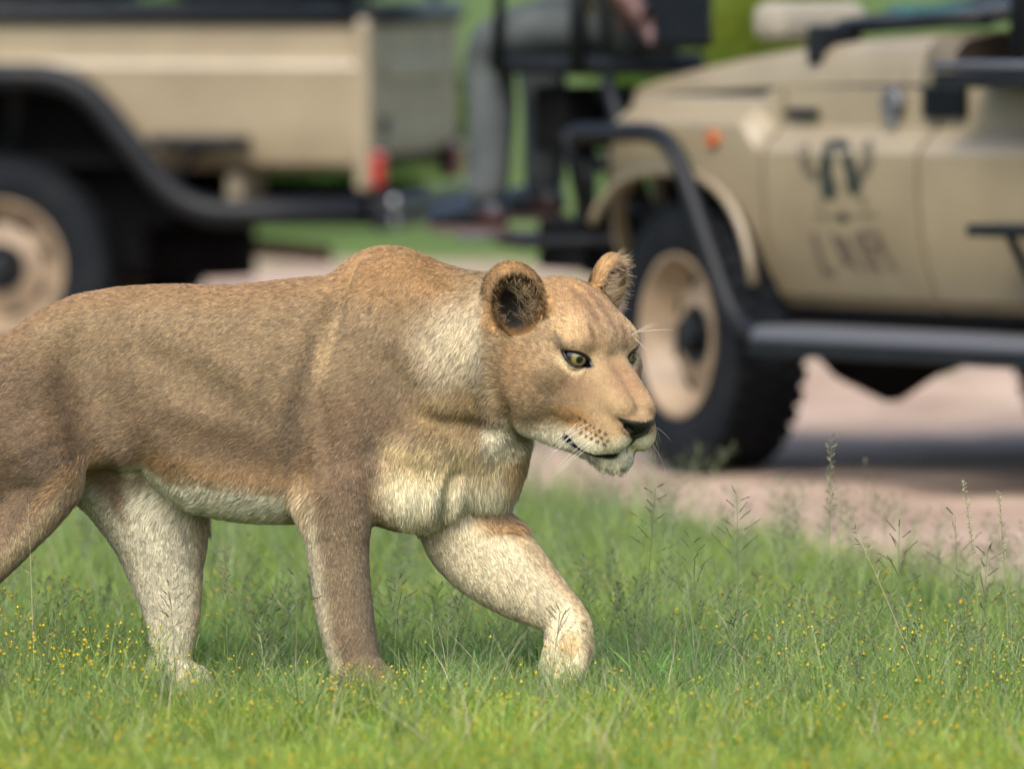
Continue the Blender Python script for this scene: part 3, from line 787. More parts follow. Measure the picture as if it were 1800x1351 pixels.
def boot_surface(k):
    ax, ay, az = k['ankle']; U = []
    U.append(('u', chain([(ax - 2, ay, az + 105, 60), (ax - 4, ay, az + 30, 58), (ax - 8, ay, az - 20, 55)]), 1))
    U.append(('u', chain([(ax - 40, ay, az - 50, 44), (ax + 50, ay, az - 40, 50), (ax + 130, ay, az - 55, 46), (ax + 200, ay, az - 62, 40)]), 22))
    far = lambda P: np.full(len(P), 1e4)
    def f(P): return np.maximum(blend_field(P, U, far), (az - 88) - P[:, 2])
    return surface(f, (ax - 130, ay - 90, az - 130), (ax + 280, ay + 90, az + 190), 8.0)

def knee_at(px, py, Y):
    x, z = VP.sp(px, py, Y / 1000.0); return (x * 1000, Y, z * 1000)
KN = []
for kp, ap, Y in (((862, 76), (856, 350), 560.0), ((950, 66), (955, 328), 280.0)):
    KN.append({'knee': knee_at(*kp, Y), 'ankle': knee_at(*ap, Y)})
HANDP = knee_at(1138, 45, 640.0)
person = empty('person', VP.O); person.rotation_euler = (0, 0, VP.yaw)
tag(person, 'person in grey green trousers and dark boots sitting on the tracker seat', 'person')
trousers = pmat('trousers', (0.036, 0.042, 0.043), 0.9, 0, 0.2, ((0.064, 0.073, 0.073), 6, 0.4, 0.7), 0.4, 30)
shirt = pmat('shirt', (0.05, 0.048, 0.030), 0.9, 0, 0.2)
skin_m = pmat('skin', (0.062, 0.027, 0.022), 0.55)
boot_m = pmat('boot_leather', (0.006, 0.009, 0.014), 0.4, 0, 0.3)
boot_heel = pmat('boot_heel', (0.028, 0.008, 0.009), 0.5)
sole_m = pmat('boot_sole', (0.06, 0.035, 0.028), 0.8)
pv, pf = person_surface()
pn = vnorm_fix(pv, pf)
pm = mesh_np('body', pv / 1000.0, pn)
pm.polygons.foreach_set('use_smooth', np.ones(len(pm.polygons), bool))
body = link_mesh('body', pm, trousers, person)
pm.materials.append(shirt); pm.materials.append(skin_m)
pc = pv[pf].mean(1)
mi = np.zeros(len(pf), np.int32)
mi[pc[:, 2] > 1400] = 1
mi[(pc[:, 0] > 660) & (pc[:, 2] < 1560)] = 0
mi[pc[:, 2] > 1880] = 2
for wr_ in (HANDP, (800, 250, 1500)):
    mi[np.linalg.norm(pc - np.array(wr_), axis=1) < 175] = 2
mi[(np.abs(pc[:, 1] - 420) < 150) & (pc[:, 2] < 1480)] = 0
pm.polygons.foreach_set('material_index', mi)
for k in KN:
    v, f = boot_surface(k); f = vnorm_fix(v, f)
    m_ = mesh_np('boot', v / 1000.0, f); m_.polygons.foreach_set('use_smooth', np.ones(len(m_.polygons), bool))
    b_ = link_mesh('boot', m_, boot_m, person); m_.materials.append(boot_heel)
    ax, ay, az = k['ankle']; c_ = v[f].mean(1)
    m_.polygons.foreach_set('material_index', ((c_[:, 0] < ax + 10) & (c_[:, 2] < az - 35)).astype(np.int32))
    out = [(ax - 92 + 20, -38), (ax + 60, -46), (ax + 150, -47), (ax + 225, -30), (ax + 243, 0), (ax + 225, 30), (ax + 150, 47), (ax + 60, 46), (ax - 72, 38), (ax - 92, 0)]
    V = [(x / 1000, (ay + y) / 1000, z / 1000) for z in (az - 108, az - 86) for x, y in out]; n = len(out)
    F = [tuple(range(n))[::-1], tuple(range(n, 2 * n))] + [(i, (i + 1) % n, n + (i + 1) % n, n + i) for i in range(n)]
    so = bpy.data.meshes.new('sole'); so.from_pydata(V, [], F); link_mesh('sole', so, sole_m, b_)
# hair cap
hv, hf = lathe([(0, 0.062), (0.05, 0.058), (0.085, 0.03), (0.098, -0.02), (0.09, -0.06), (0.0, -0.05)], 24)
hv = hv[:, [0, 2, 1]] * np.array([1.05, 0.86, 1.2]) + np.array([0.578, 0.42, 2.115])
part('hair', faces_mesh('hair', [(hv, hf)]), pmat('hair', (0.012, 0.009, 0.007), 0.7), person, True)
# ------------------------------------------------------------------ lioness
# modelled in her own frame: U along her walk, V down, W towards the road-side viewer, in 1/816 m
LD = 18.4
LS = LD / FPX                                   # metres per unit
def lion_world(Q):
    Q = np.asarray(Q, float)
    return (CAMP + LD * FWD) + ((Q[:, :1] - 900) * LS) * RGT - ((Q[:, 1:2] - 675.5) * LS) * UPV - (Q[:, 2:3] * LS) * FWD

# head frame
HY, HP, HR, HS = math.radians(38.4), math.radians(22.3), math.radians(-3.9), 1121.0
_f = np.array([math.sin(HY) * math.cos(HP), -math.sin(HP), math.cos(HY) * math.cos(HP)])
_r = np.array([-math.cos(HY), 0, math.sin(HY)])
_u = np.cross(_r, _f)
_r, _u = _r * math.cos(HR) + _u * math.sin(HR), -_r * math.sin(HR) + _u * math.cos(HR)
HM = np.array([_r, _f, _u]) * np.array([1, -1, 1])      # rows: lateral (near side +), forward, up, in U V W
HO = np.array([1005.6, 616.4, 105.0])
def H(x, y, z):
    return HO + HS * (x * HM[0] + y * HM[1] + z * HM[2])
def to_head(Q):
    return ((Q - HO) @ HM.T) / HS

TX = np.array([-90, -70, -40, 0, 30, 75, 130, 200, 250, 300, 340, 400, 470, 540, 620, 700, 780, 850, 900.])
TT = np.array([755, 705, 652, 603, 571, 542, 518, 506, 502, 500, 501, 502, 496, 488, 482, 486, 500, 540, 600.])
TB = np.array([800, 840, 850, 850, 845, 838, 828, 814, 822, 872, 896, 908, 914, 912, 912, 905, 880, 830, 760.])
TW = np.array([40, 65, 95, 112, 118, 120, 112, 104, 106, 118, 128, 136, 138, 130, 122, 115, 105, 85, 60.])
def smooth_interp(x, xp, fp):
    return np.interp(x, xp, fp)
_tx = np.arange(-120, 940, 4.0)
def _sm(fp):
    a = np.interp(_tx, TX, fp)
    k = np.hanning(13); k /= k.sum()
    return np.convolve(np.pad(a, 6, mode='edge'), k, mode='valid')
_TTs, _TBs, _TWs = _sm(TT), _sm(TB), _sm(TW)
def torso(P):
    u = P[:, 0]
    top = np.interp(u, _tx, _TTs); bot = np.interp(u, _tx, _TBs); hw = np.interp(u, _tx, _TWs)
    wc = (u - 400) * 0.13
    vc = (top + bot) / 2; hv = (bot - top) / 2
    a = np.abs((P[:, 1] - vc) / hv); b = np.abs((P[:, 2] - wc) / hw)
    n = 2.25
    k = (a ** n + b ** n + 1e-9) ** (1 / n)
    d = (k - 1) * np.minimum(hv, hw)
    d = np.maximum(d, np.maximum(-92 - u, u - 905))
    return d

PR = []                                          # (kind, sdf, k)
def add(f, k=30): PR.append(('u', f, k))
def cut(f, k=8): PR.append(('s', f, k))

# --- hindquarters
add(ell((32, 728, 18), (112, 146, 92), rot_uv(12)), 30)
add(ell((58, 768, 60), (86, 132, 48), rot_uv(15)), 34)
add(chain([(70, 790, 62, 78), (88, 850, 66, 56), (20, 945, 66, 44), (-62, 1045, 62, 32), (-62, 1110, 60, 29), (-50, 1180, 60, 31)]), 20)
add(rc((-55, 1190, 60), 36, (0, 1206, 62), 30), 16)
add(rc((120, 745, 46), 58, (206, 770, 8), 42), 36)              # flank fold
add(chain([(-72, 720, -40, 26), (-120, 900, -50, 19), (-160, 1060, -40, 15), (-150, 1110, -40, 25)]), 14)   # tail
# far hind leg
add(chain([(150, 740, -105, 105), (262, 900, -100, 92), (286, 1000, -100, 66), (299, 1085, -100, 47), (297, 1140, -100, 38), (291, 1190, -100, 37)], 0.75), 26)
add(rc((292, 1196, -100), 42, (335, 1204, -98), 34), 14)
# --- shoulder, near fore leg
add(ell((686, 512, 36), (92, 78, 62), rot_uv(12)), 30)          # withers
add(ell((652, 580, 86), (70, 120, 46), rot_uv(-6)), 16)         # blade
add(ell((728, 560, 82), (60, 110, 40), rot_uv(-14)), 18)        # front of the blade
add(ell((612, 760, 100), (84, 150, 58), rot_uv(4)), 13)         # triceps
add(ell((738, 740, 112), (74, 98, 56), rot_uv(-18)), 18)        # point of shoulder
add(chain([(590, 850, 98, 68), (594, 905, 96, 61), (595, 955, 93, 54), (601, 1020, 90, 50), (609, 1080, 88, 48), (623, 1150, 88, 44), (634, 1185, 88, 44)], 0.9), 16)
add(ell((548, 880, 88), (30, 48, 34), rot_uv(-10)), 16)         # elbow
add(rc((632, 1190, 88), 46, (672, 1206, 90), 38), 14)
# --- chest and far fore leg
add(ell((726, 852, 74), (104, 76, 72), rot_uv(-8)), 22)
add(ell((842, 796, 20), (82, 116, 80), rot_uv(8)), 20)
add(chain([(836, 840, -12, 74), (812, 915, -4, 76), (850, 966, 2, 80), (908, 1018, 8, 66), (958, 1056, 16, 48), (987, 1078, 20, 38), (998, 1104, 22, 39)], 0.85), 14)
add(chain([(998, 1100, 22, 38), (1000, 1136, 26, 43), (986, 1174, 30, 38)]), 10)
for dw in (-27, 0, 27):
    add(chain([(1012, 1124, 26 + dw, 15), (1016, 1158, 28 + dw * 1.3, 18), (998, 1188, 30 + dw * 1.3, 16), (955, 1204, 30 + dw * 1.2, 11)]), 3)
# --- neck
add(rc((735, 608, 40), 146, (868, 606, 74), 122, 0.85), 34)
add(rc((868, 610, 78), 118, (950, 625, 92), 98, 0.9), 24)
add(rc((795, 695, 72), 66, (900, 690, 84), 56), 24)

# --- creases of the skin, sunk into the surface built so far
def skin_w(u, v):
    w = np.arange(290.0, -120.0, -3.0)
    f = blend_field(np.c_[np.full(len(w), u), np.full(len(w), v), w], PR, torso)
    i = np.argmax(f < 0)
    return w[i] if f[i] < 0 else 0.0
def groove(pts, r, sink, k):
    p = [(u, v, skin_w(u, v) + r - sink, r) for u, v in pts]
    p[0] = (*p[0][:3], r * 0.6); p[-1] = (*p[-1][:3], r * 0.6)
    cut(chain(p), k)
groove([(588, 540), (572, 600), (552, 660), (536, 730), (528, 800), (524, 860)], 20, 11, 24)
groove([(150, 560), (160, 640), (172, 720), (196, 775)], 48, 14, 40)
groove([(742, 728), (790, 742), (850, 748), (900, 742)], 18, 14, 18)
groove([(800, 826), (788, 868), (772, 915)], 16, 16, 18)
groove([(690, 640), (716, 690), (704, 740), (668, 790)], 26, 12, 30)
groove([(840, 905), (880, 914), (915, 898)], 14, 6, 16)
groove([(592, 560), (604, 500), (628, 462)], 16, 12, 16)
groove([(700, 500), (722, 560), (744, 620)], 30, 7, 34)
groove([(250, 620), (330, 670), (420, 725), (490, 770)], 34, 3, 40)
groove([(300, 760), (400, 800), (500, 830)], 40, 3, 44)
groove([(560, 700), (572, 770), (576, 850)], 16, 4, 20)

# --- head (local metres)
def hell(c, r, k=14, rx=0, mir=True, rz=0):
    for s in ((1, -1) if mir else (1,)):
        t = math.radians(rx); A = np.array([[1, 0, 0], [0, math.cos(t), math.sin(t)], [0, -math.sin(t), math.cos(t)]])
        q = math.radians(rz * s); B = np.array([[math.cos(q), math.sin(q), 0], [-math.sin(q), math.cos(q), 0], [0, 0, 1]])
        add(ell(H(c[0] * s, c[1], c[2]), np.array(r) * HS, A @ B @ HM), k)
def hrc(a, ra, b, rb, k=14, mir=True):
    for s in ((1, -1) if mir else (1,)):
        add(rc(H(a[0] * s, a[1], a[2]), ra * HS, H(b[0] * s, b[1], b[2]), rb * HS), k)
hell((0, -0.035, 0.012), (0.098, 0.105, 0.088), 22, mir=False)
hell((0, 0.026, 0.030), (0.068, 0.068, 0.056), 18, -15, mir=False)              # forehead
hell((0.069, -0.020, -0.048), (0.058, 0.084, 0.078), 18)                        # cheek
hell((0.062, 0.032, -0.012), (0.038, 0.050, 0.034), 16)                         # cheekbone
hell((0.046, 0.056, 0.049), (0.026, 0.032, 0.014), 20, -25, rz=-25)             # brow
hrc((0.018, 0.060, 0.012), 0.027, (0.019, 0.170, -0.030), 0.022, 12)            # bridge
hell((0, 0.100, -0.046), (0.060, 0.090, 0.054), 18, -14, mir=False)             # muzzle core
hell((0.042, 0.068, -0.044), (0.034, 0.052, 0.042), 22)                         # upper jaw
hell((0.025, 0.148, -0.068), (0.030, 0.047, 0.036), 10, -10)                    # whisker pad
hell((0.041, 0.122, -0.088), (0.022, 0.046, 0.024), 12, -6)                      # hanging lip
hrc((0.044, 0.025, -0.090), 0.036, (0.014, 0.135, -0.103), 0.025, 16)           # lower jaw
hell((0, 0.150, -0.108), (0.030, 0.030, 0.022), 10, mir=False)                  # chin
hell((0, 0.184, -0.046), (0.032, 0.020, 0.020), 8, -10, mir=False)              # nose
groove([(850, 596), (856, 640), (866, 690), (888, 736), (918, 757)], 18, 11, 20)
# ears
EARS = {}
for s in (1, -1):
    n = np.array([0.50 * s, 0.84, 0.10]); n /= np.linalg.norm(n)
    up = np.array([0.34 * s, -0.18, 0.92]); up -= n * (up @ n); up /= np.linalg.norm(up)
    sd_ = np.cross(n, up)
    A = np.array([sd_, n, up]) @ HM
    c = np.array([0.096, -0.052, 0.074]) if s > 0 else np.array([-0.088, -0.056, 0.074])
    EARS[s] = (c, n, up, sd_)
    add(ell(H(*c), np.array((0.049 if s > 0 else 0.042, 0.024, 0.057)) * HS, A), 10)
    cut(ell(H(*(c + n * 0.026 - up * 0.010 - sd_ * s * 0.004)), np.array((0.039, 0.037, 0.048)) * HS, A), 5)
# eye openings
EYES = {}
for s in (1, -1):
    c = np.array([0.047 * s, 0.068, 0.021])
    e = np.array([0.50 * s, 0.86, 0.10]); e /= np.linalg.norm(e)
    a = np.array([0.86 * s, -0.50, 0.26]); a -= e * (a @ e); a /= np.linalg.norm(a)      # towards the outer corner, slanting up
    b = np.cross(a, e) * s
    if b[2] < 0: b = -b
    EYES[s] = (c, e, a, b)
    add(ell(H(*c), np.array((0.0215,) * 3) * HS), 9)
    def prism(P, c=c, e=e, a=a, b=b):
        q = to_head(P) - c
        x, y, z = q @ a, q @ b, q @ e
        R_, h = 0.0310, 0.0215
        y = y - 0.10 * x
        d1 = np.hypot(x, y + h + 0.0012) - R_
        d2 = np.hypot(x, y - h + 0.0004) - R_
        return np.maximum(np.maximum(d1, d2), -(z - 0.004)) * HS
    prism.c, prism.R = H(*(c + e * 0.02)), 0.04 * HS
    cut(prism, 2.5)
# mouth and nostrils
MOUTH = np.array([(0.057, 0.098, -0.106), (0.052, 0.128, -0.114), (0.038, 0.160, -0.111), (0.019, 0.184, -0.101), (0, 0.192, -0.096)])
MR = [0.0085, 0.0080, 0.0062, 0.0045, 0.0040]
for s in (1, -1):
    for i in range(4):
        a, b = MOUTH[i] * (s, 1, 1), MOUTH[i + 1] * (s, 1, 1)
        cut(rc(H(*a), MR[i] * HS, H(*b), MR[i + 1] * HS), 5)
    cut(rc(H(0.014 * s, 0.203, -0.055), 0.0065 * HS, H(0.024 * s, 0.192, -0.047), 0.0045 * HS), 4)
cut(rc(H(0, 0.206, -0.066), 0.003 * HS, H(0, 0.200, -0.090), 0.003 * HS), 4)

def field(P):
    return blend_field(P, PR, torso)

def grad(P, h=1.5):
    g = np.stack([field(P + np.eye(3)[i] * h) - field(P - np.eye(3)[i] * h) for i in range(3)], 1) / (2 * h)
    return g

def project(P, it=2):
    for _ in range(it):
        f = field(P); g = grad(P); g2 = (g ** 2).sum(1) + 1e-6
        P = P - np.clip(f / g2, -4, 4)[:, None] * g
    return P

LV, LF = surface(field, (-215, 395, -215), (1190, 1265, 300), 5.0)
_bm = bmesh.new()
_me = mesh_np('tmp', LV, LF); _bm.from_mesh(_me); bpy.data.meshes.remove(_me)
def in_head(Q):
    h = to_head(Q)
    return (h[:, 1] > -0.11) & (h[:, 2] > -0.17) & (Q[:, 0] > 840)
_hm = in_head(LV)
_bm.verts.ensure_lookup_table()
_sel = [e for e in _bm.edges if _hm[e.verts[0].index] and _hm[e.verts[1].index]]
bmesh.ops.subdivide_edges(_bm, edges=_sel, cuts=1, use_grid_fill=True)
bmesh.ops.triangulate(_bm, faces=_bm.faces[:])
_me = bpy.data.meshes.new('tmp'); _bm.to_mesh(_me); _bm.free()
LV = np.zeros(len(_me.vertices) * 3, np.float32); _me.vertices.foreach_get('co', LV); LV = LV.reshape(-1, 3).astype(float)
LF = np.zeros(len(_me.loops), np.int32); _me.loops.foreach_get('vertex_index', LF); LF = LF.reshape(-1, 3)
bpy.data.meshes.remove(_me)
_hm = in_head(LV)
LV[_hm] = project(LV[_hm], 2)
def vnormals(V, F):
    fn = np.cross(V[F[:, 1]] - V[F[:, 0]], V[F[:, 2]] - V[F[:, 0]])
    N = np.zeros_like(V)
    for i in range(3):
        for j in range(3):
            N[:, j] += np.bincount(F[:, i], fn[:, j], len(V))
    return N / (np.linalg.norm(N, axis=1, keepdims=True) + 1e-12)
LN = vnormals(LV, LF)
if LN[LV[:, 1].argmin(), 1] > 0:
    LF = LF[:, ::-1]; LN = -LN
# frame has V down: lion_world mirrors it, so the winding flips once more
LFW = LF[:, ::-1]
# ------------------------------------------------------------------ coat: colour, length and lie of the hair
def vnoise(P, scale, seed):
    r = np.random.default_rng(seed).random((64, 64, 64)).astype(np.float32)
    Q = P / scale + 1000.0
    i = np.floor(Q).astype(int); f = Q - i; f = f * f * (3 - 2 * f); i %= 64; j = (i + 1) % 64
    out = 0
    for a in (0, 1):
        for b in (0, 1):
            for c in (0, 1):
                w = (f[:, 0] if a else 1 - f[:, 0]) * (f[:, 1] if b else 1 - f[:, 1]) * (f[:, 2] if c else 1 - f[:, 2])
                out = out + w * r[(j if a else i)[:, 0], (j if b else i)[:, 1], (j if c else i)[:, 2]]
    return out

def blob(Q, u, v, ru, rv, deg=0, soft=0.6):
    t = math.radians(deg); x = Q[:, 0] - u; y = Q[:, 1] - v
    a = (x * math.cos(t) + y * math.sin(t)) / ru; b = (-x * math.sin(t) + y * math.cos(t)) / rv
    return 1 - sstep(1 - soft, 1 + soft * 0.4, np.hypot(a, b))

def hblob(h, c, r, soft=0.6, mir=True):
    x = np.abs(h[:, 0]) if mir else h[:, 0]
    d = np.sqrt(((x - c[0]) / r[0]) ** 2 + ((h[:, 1] - c[1]) / r[1]) ** 2 + ((h[:, 2] - c[2]) / r[2]) ** 2)
    return 1 - sstep(1 - soft, 1 + soft * 0.4, d)

def seg_dist(h, pts):
    d = np.full(len(h), 9.0)
    for i in range(len(pts) - 1):
        a, b = pts[i], pts[i + 1]; ba = b - a
        t = np.clip(((h - a) @ ba) / (ba @ ba), 0, 1)
        d = np.minimum(d, np.linalg.norm(h - a - t[:, None] * ba, axis=1))
    return d

def head_weight(Q):
    h = to_head(Q)
    return sstep(-0.105, -0.06, h[:, 1]) * sstep(842, 862, Q[:, 0]) * sstep(-0.19, -0.15, h[:, 2]), h

def bare_masks(h):
    """bare dark skin: nose leather, lips, eye rims"""
    ha = h * np.array([1, 1, 1.0]); ha[:, 0] = np.abs(ha[:, 0])
    # nose leather: inverted triangle on the front of the muzzle
    zt, zb = -0.036, -0.072
    half = 0.034 * np.clip((h[:, 2] - zb) / (zt - zb), 0, 1) ** 0.8 + 0.004
    nose = (1 - sstep(half - 0.003, half + 0.002, ha[:, 0])) * sstep(0.176, 0.181, h[:, 1] - 0.10 * ha[:, 0]) * (1 - sstep(zt - 0.002 , zt + 0.002, h[:, 2] - 0.05 * ha[:, 0])) * sstep(zb - 0.012, zb, h[:, 2])
    phil = (1 - sstep(0.0015, 0.003, ha[:, 0])) * sstep(-0.10, -0.096, h[:, 2]) * (1 - sstep(-0.07, -0.064, h[:, 2])) * sstep(0.17, 0.18, h[:, 1])
    lip = 1 - sstep(0.0065, 0.0105, seg_dist(ha, MOUTH) - 0.0035 * (1 - sstep(0.13, 0.17, h[:, 1])))
    eye = np.zeros(len(h)); tear = np.zeros(len(h)); pale = np.zeros(len(h))
    for s in (1, -1):
        c, e, a, b = EYES[s]
        q = h - c; x, y, z = q @ a, q @ b, q @ e
        R_, hh = 0.0310, 0.0215
        d = np.maximum(np.hypot(x, y + hh) - R_, np.hypot(x, y - hh) - R_)
        ok = (z > -0.012) & (np.abs(x) < 0.06)
        eye = np.maximum(eye, np.where(ok, 1 - sstep(0.0030, 0.0058, d), 0))
        p1 = c - a * 0.019 + e * 0.012; p2 = c - a * 0.036 - b * 0.012 + e * 0.006
        tear = np.maximum(tear, np.where(z > -0.03, 1 - sstep(0.0042, 0.0078, seg_dist(h, np.array([p1, p2]))), 0))
        p3 = c + a * 0.020 + e * 0.008; p4 = c + a * 0.034 + b * 0.004
        tear = np.maximum(tear, np.where(z > -0.03, 1 - sstep(0.0016, 0.004, seg_dist(h, np.array([p3, p4]))), 0))
        lo = np.array([c - a * 0.030 - b * 0.020, c - b * 0.017 + e * 0.014, c + a * 0.016 - b * 0.010 + e * 0.012])
        pale = np.maximum(pale, np.where(z > -0.03, 1 - sstep(0.004, 0.017, seg_dist(h, lo)), 0))
    return nose, phil, lip, eye, tear, pale

def coat(Q, N):
    c = np.tile(np.array(srgb(158, 135, 108)), (len(Q), 1))
    def mix(m, rgb, k=1.0):
        c[:] = c + (np.array(srgb(*rgb)) - c) * np.clip(m * k, 0, 1)[:, None]
    u, v, w = Q.T
    n1 = vnoise(Q, 60, 1); n2 = vnoise(Q, 22, 2)
    top = np.interp(u, _tx, _TTs); bot = np.interp(u, _tx, _TBs)
    rel = np.clip((v - top) / (bot - top), -0.2, 1.4)
    tor = 1 - sstep(760, 820, u)
    mix((1 - sstep(0.0, 0.16, rel)) * tor, (162, 126, 90), 0.65)                      # russet spine
    mix(sstep(0.35, 0.75, rel) * tor, (146, 122, 98), 0.8)
    mix(blob(Q, 30, 760, 130, 190, 10), (126, 103, 81), 0.8)                          # thigh
    mix(blob(Q, 430, 800, 190, 60, 12), (138, 112, 84), 0.6)
    # belly
    be = sstep(205, 240, u) * (1 - sstep(545, 575, u))
    e0 = v + 14 * (n2 - 0.5) - bot
    e1 = v - (846 + (u - 260) * 0.13) + 16 * (n2 - 0.5)
    mix(sstep(-75, -25, e1) * be, (180, 146, 106), 0.75)
    mix(sstep(-34, 26, e1) * be, (230, 221, 205))
    mix(np.where(N[:, 1] > 0.55, 1, 0) * be * sstep(800, 830, v), (230, 221, 205))
    # groin edge and near hind shin
    mix(blob(Q, 120, 860, 120, 34, -48), (196, 160, 118), 0.8)
    mix(blob(Q, 60, 935, 130, 24, -48), (206, 186, 156), 0.7)
    # shoulder and neck
    mix(blob(Q, 690, 470, 150, 80, 8), (176, 142, 104), 0.7)
    mix(blob(Q, 575, 620, 20, 70, 8), (190, 165, 132), 0.6)                           # highlight along the fold behind the shoulder, painted into the coat
    mix(blob(Q, 640, 770, 95, 120), (142, 115, 89), 0.6)
    mix(blob(Q, 808, 610, 86, 92, 25, 0.75), (214, 198, 176), 0.92)                   # pale side of the neck
    mix(blob(Q, 800, 715, 95, 45, -10), (176, 150, 106), 0.75)
    # chest
    ch = sstep(640, 720, u) * sstep(745, 800, v - 0.1 * (u - 780) + 20 * (n1 - 0.5)) * (1 - sstep(925, 960, v))
    mix(ch, (224, 202, 164), 0.9)
    mix(ch * sstep(800, 880, v), (238, 228, 208), 0.95)
    mix(blob(Q, 915, 800, 30, 80, 8), (190, 150, 100), 0.6)
    # near fore leg
    leg = sstep(880, 930, v) * (1 - sstep(690, 715, u)) * sstep(505, 530, u)
    mix(leg, (148, 128, 103), 0.85)
    mix(leg * sstep(1040, 1140, v), (136, 114, 88), 0.7)
    mix(leg * sstep(0.25, 0.75, -N[:, 0]), (214, 202, 180), 0.75)
    mix(leg * sstep(0.1, 0.5, -N[:, 2]), (214, 202, 180), 0.9)
    mix(blob(Q, 535, 880, 26, 52), (205, 180, 150), 0.7)
    # far fore leg
    fl = sstep(715, 745, u) * sstep(885, 915, v - 0.25 * (u - 830))
    mix(fl, (226, 211, 188), 0.97)
    mix(fl * sstep(0.45, 0.95, N[:, 0] - 0.6 * N[:, 1]), (206, 172, 130), 0.6)
    mix(blob(Q, 880, 912, 62, 26, 14), (170, 126, 78), 0.75)
    mix(blob(Q, 1000, 1128, 22, 24), (196, 158, 108), 0.6)
    # far hind leg
    hl = (1 - sstep(-48, -30, w)) * sstep(800, 830, v) * sstep(120, 140, u) * (1 - sstep(380, 400, u))
    mix(hl, (214, 204, 187))
    mix(hl * sstep(0.5, 0.9, N[:, 0]), (212, 180, 140), 0.5)
    # ---- head
    hw, h = head_weight(Q)
    ha = h.copy(); ha[:, 0] = np.abs(ha[:, 0])
    hc = np.tile(np.array(srgb(174, 147, 115)), (len(Q), 1))
    def hm(m, rgb, k=1.0):
        hc[:] = hc + (np.array(srgb(*rgb)) - hc) * np.clip(m * k, 0, 1)[:, None]
    hm(hblob(h, (0, 0.00, 0.10), (0.08, 0.09, 0.05)), (172, 134, 92), 0.7)
    hm(hblob(h, (0.012, 0.035, 0.085), (0.010, 0.07, 0.05)), (132, 98, 66), 0.65)      # forehead lines
    hm(hblob(h, (0.030, 0.070, 0.055), (0.007, 0.02, 0.022)), (128, 88, 50), 0.7)
    hm(hblob(h, (0.060, 0.05, 0.062), (0.03, 0.04, 0.02)), (196, 164, 124), 0.7)
    hm(hblob(h, (0.0, 0.130, 0.002), (0.034, 0.075, 0.030)), (160, 124, 92), 0.8)     # bridge
    hm(hblob(h, (0.052, 0.080, -0.025), (0.032, 0.055, 0.032)), (140, 110, 82), 0.9)
    hm(hblob(h, (0.10, 0.00, -0.02), (0.04, 0.06, 0.05)), (166, 132, 94), 0.7)
    hm(hblob(h, (0.058, 0.105, -0.062), (0.025, 0.05, 0.022)), (190, 148, 98), 0.9)   # cheek behind the whiskers
    hm(hblob(h, (0.030, 0.165, -0.078), (0.036, 0.045, 0.026)), (206, 174, 130), 0.9) # whisker pad
    hm(hblob(h, (0.02, 0.190, -0.082), (0.03, 0.02, 0.022)), (216, 196, 160), 0.8)
    hm(1 - sstep(-0.108, -0.074, h[:, 2] + 0.25 * (ha[:, 0] - 0.05) - 0.12 * (h[:, 1] - 0.05)), (236, 226, 206), 1.0)   # jaw and chin
    hm(hblob(h, (0.105, -0.055, -0.050), (0.055, 0.045, 0.10)), (214, 196, 166), 0.95)  # ruff
    nose, phil, lip, eye, tear, pale = bare_masks(h)
    hm(pale, (216, 194, 162), 0.85)
    for row, (z0, y0) in enumerate(((-0.062, 0.0), (-0.071, 0.006), (-0.080, 0.0))):  # whisker rows
        wob = np.abs((h[:, 1] - y0) / 0.011 % 1 - 0.5)
        m = (1 - sstep(0.0015, 0.004, np.abs(h[:, 2] - z0 + 0.06 * (h[:, 1] - 0.15)))) * sstep(0.15, 0.3, wob) * sstep(0.105, 0.12, h[:, 1]) * (1 - sstep(0.18, 0.186, h[:, 1])) * (ha[:, 0] > 0.02)
        hm(m, (70, 48, 34), 0.8)
    for s in (1, -1):                                                                 # ears
        ec, en, eu, es = EARS[s]
        q = h - ec; y = q @ en; r = np.sqrt(((q @ es) / 0.05) ** 2 + ((q @ eu) / 0.056) ** 2)
        inear = (np.abs(y) < 0.034) & (r < 1.15) & (h[:, 2] > 0.01)
        hm(np.where(inear, 1, 0), (186, 150, 108), 0.9)
        hm(np.where(inear & (y < -0.002), sstep(0.2, 0.7, 1 - r), 0), (40, 30, 24), 0.8)
        qo = q - en * 0.026 + eu * 0.010 + es * s * 0.004
        inner = np.sqrt(((qo @ es) / 0.039) ** 2 + ((qo @ en) / 0.037) ** 2 + ((qo @ eu) / 0.048) ** 2)
        cavm = np.where(inear, 1 - sstep(1.0, 1.10, inner), 0)
        hm(cavm, (150, 116, 78), 0.9)
        hm(cavm * (1 - sstep(0.55, 0.95, np.sqrt(((q @ es) / 0.034) ** 2 + ((q @ eu + 0.018) / 0.042) ** 2))), (30, 23, 19), 1)
    c[:] = c + (hc - c) * hw[:, None]
    bare = np.maximum.reduce([nose, phil, lip, eye, tear]) * hw
    c[:] = c + (np.array((0.008, 0.007, 0.007)) - c) * bare[:, None]
    c[:] = 0.78 * np.clip(c / 0.78, 0, 1.2) ** 1.24
    c[:] = (c * 0.95 + 0.05 * c.mean(1, keepdims=True)) * np.array([1.0, 1.045, 0.93])
    c *= (0.69 + 0.10 * n1)[:, None]
    return c, bare, np.maximum(np.maximum(nose, eye), phil) * hw

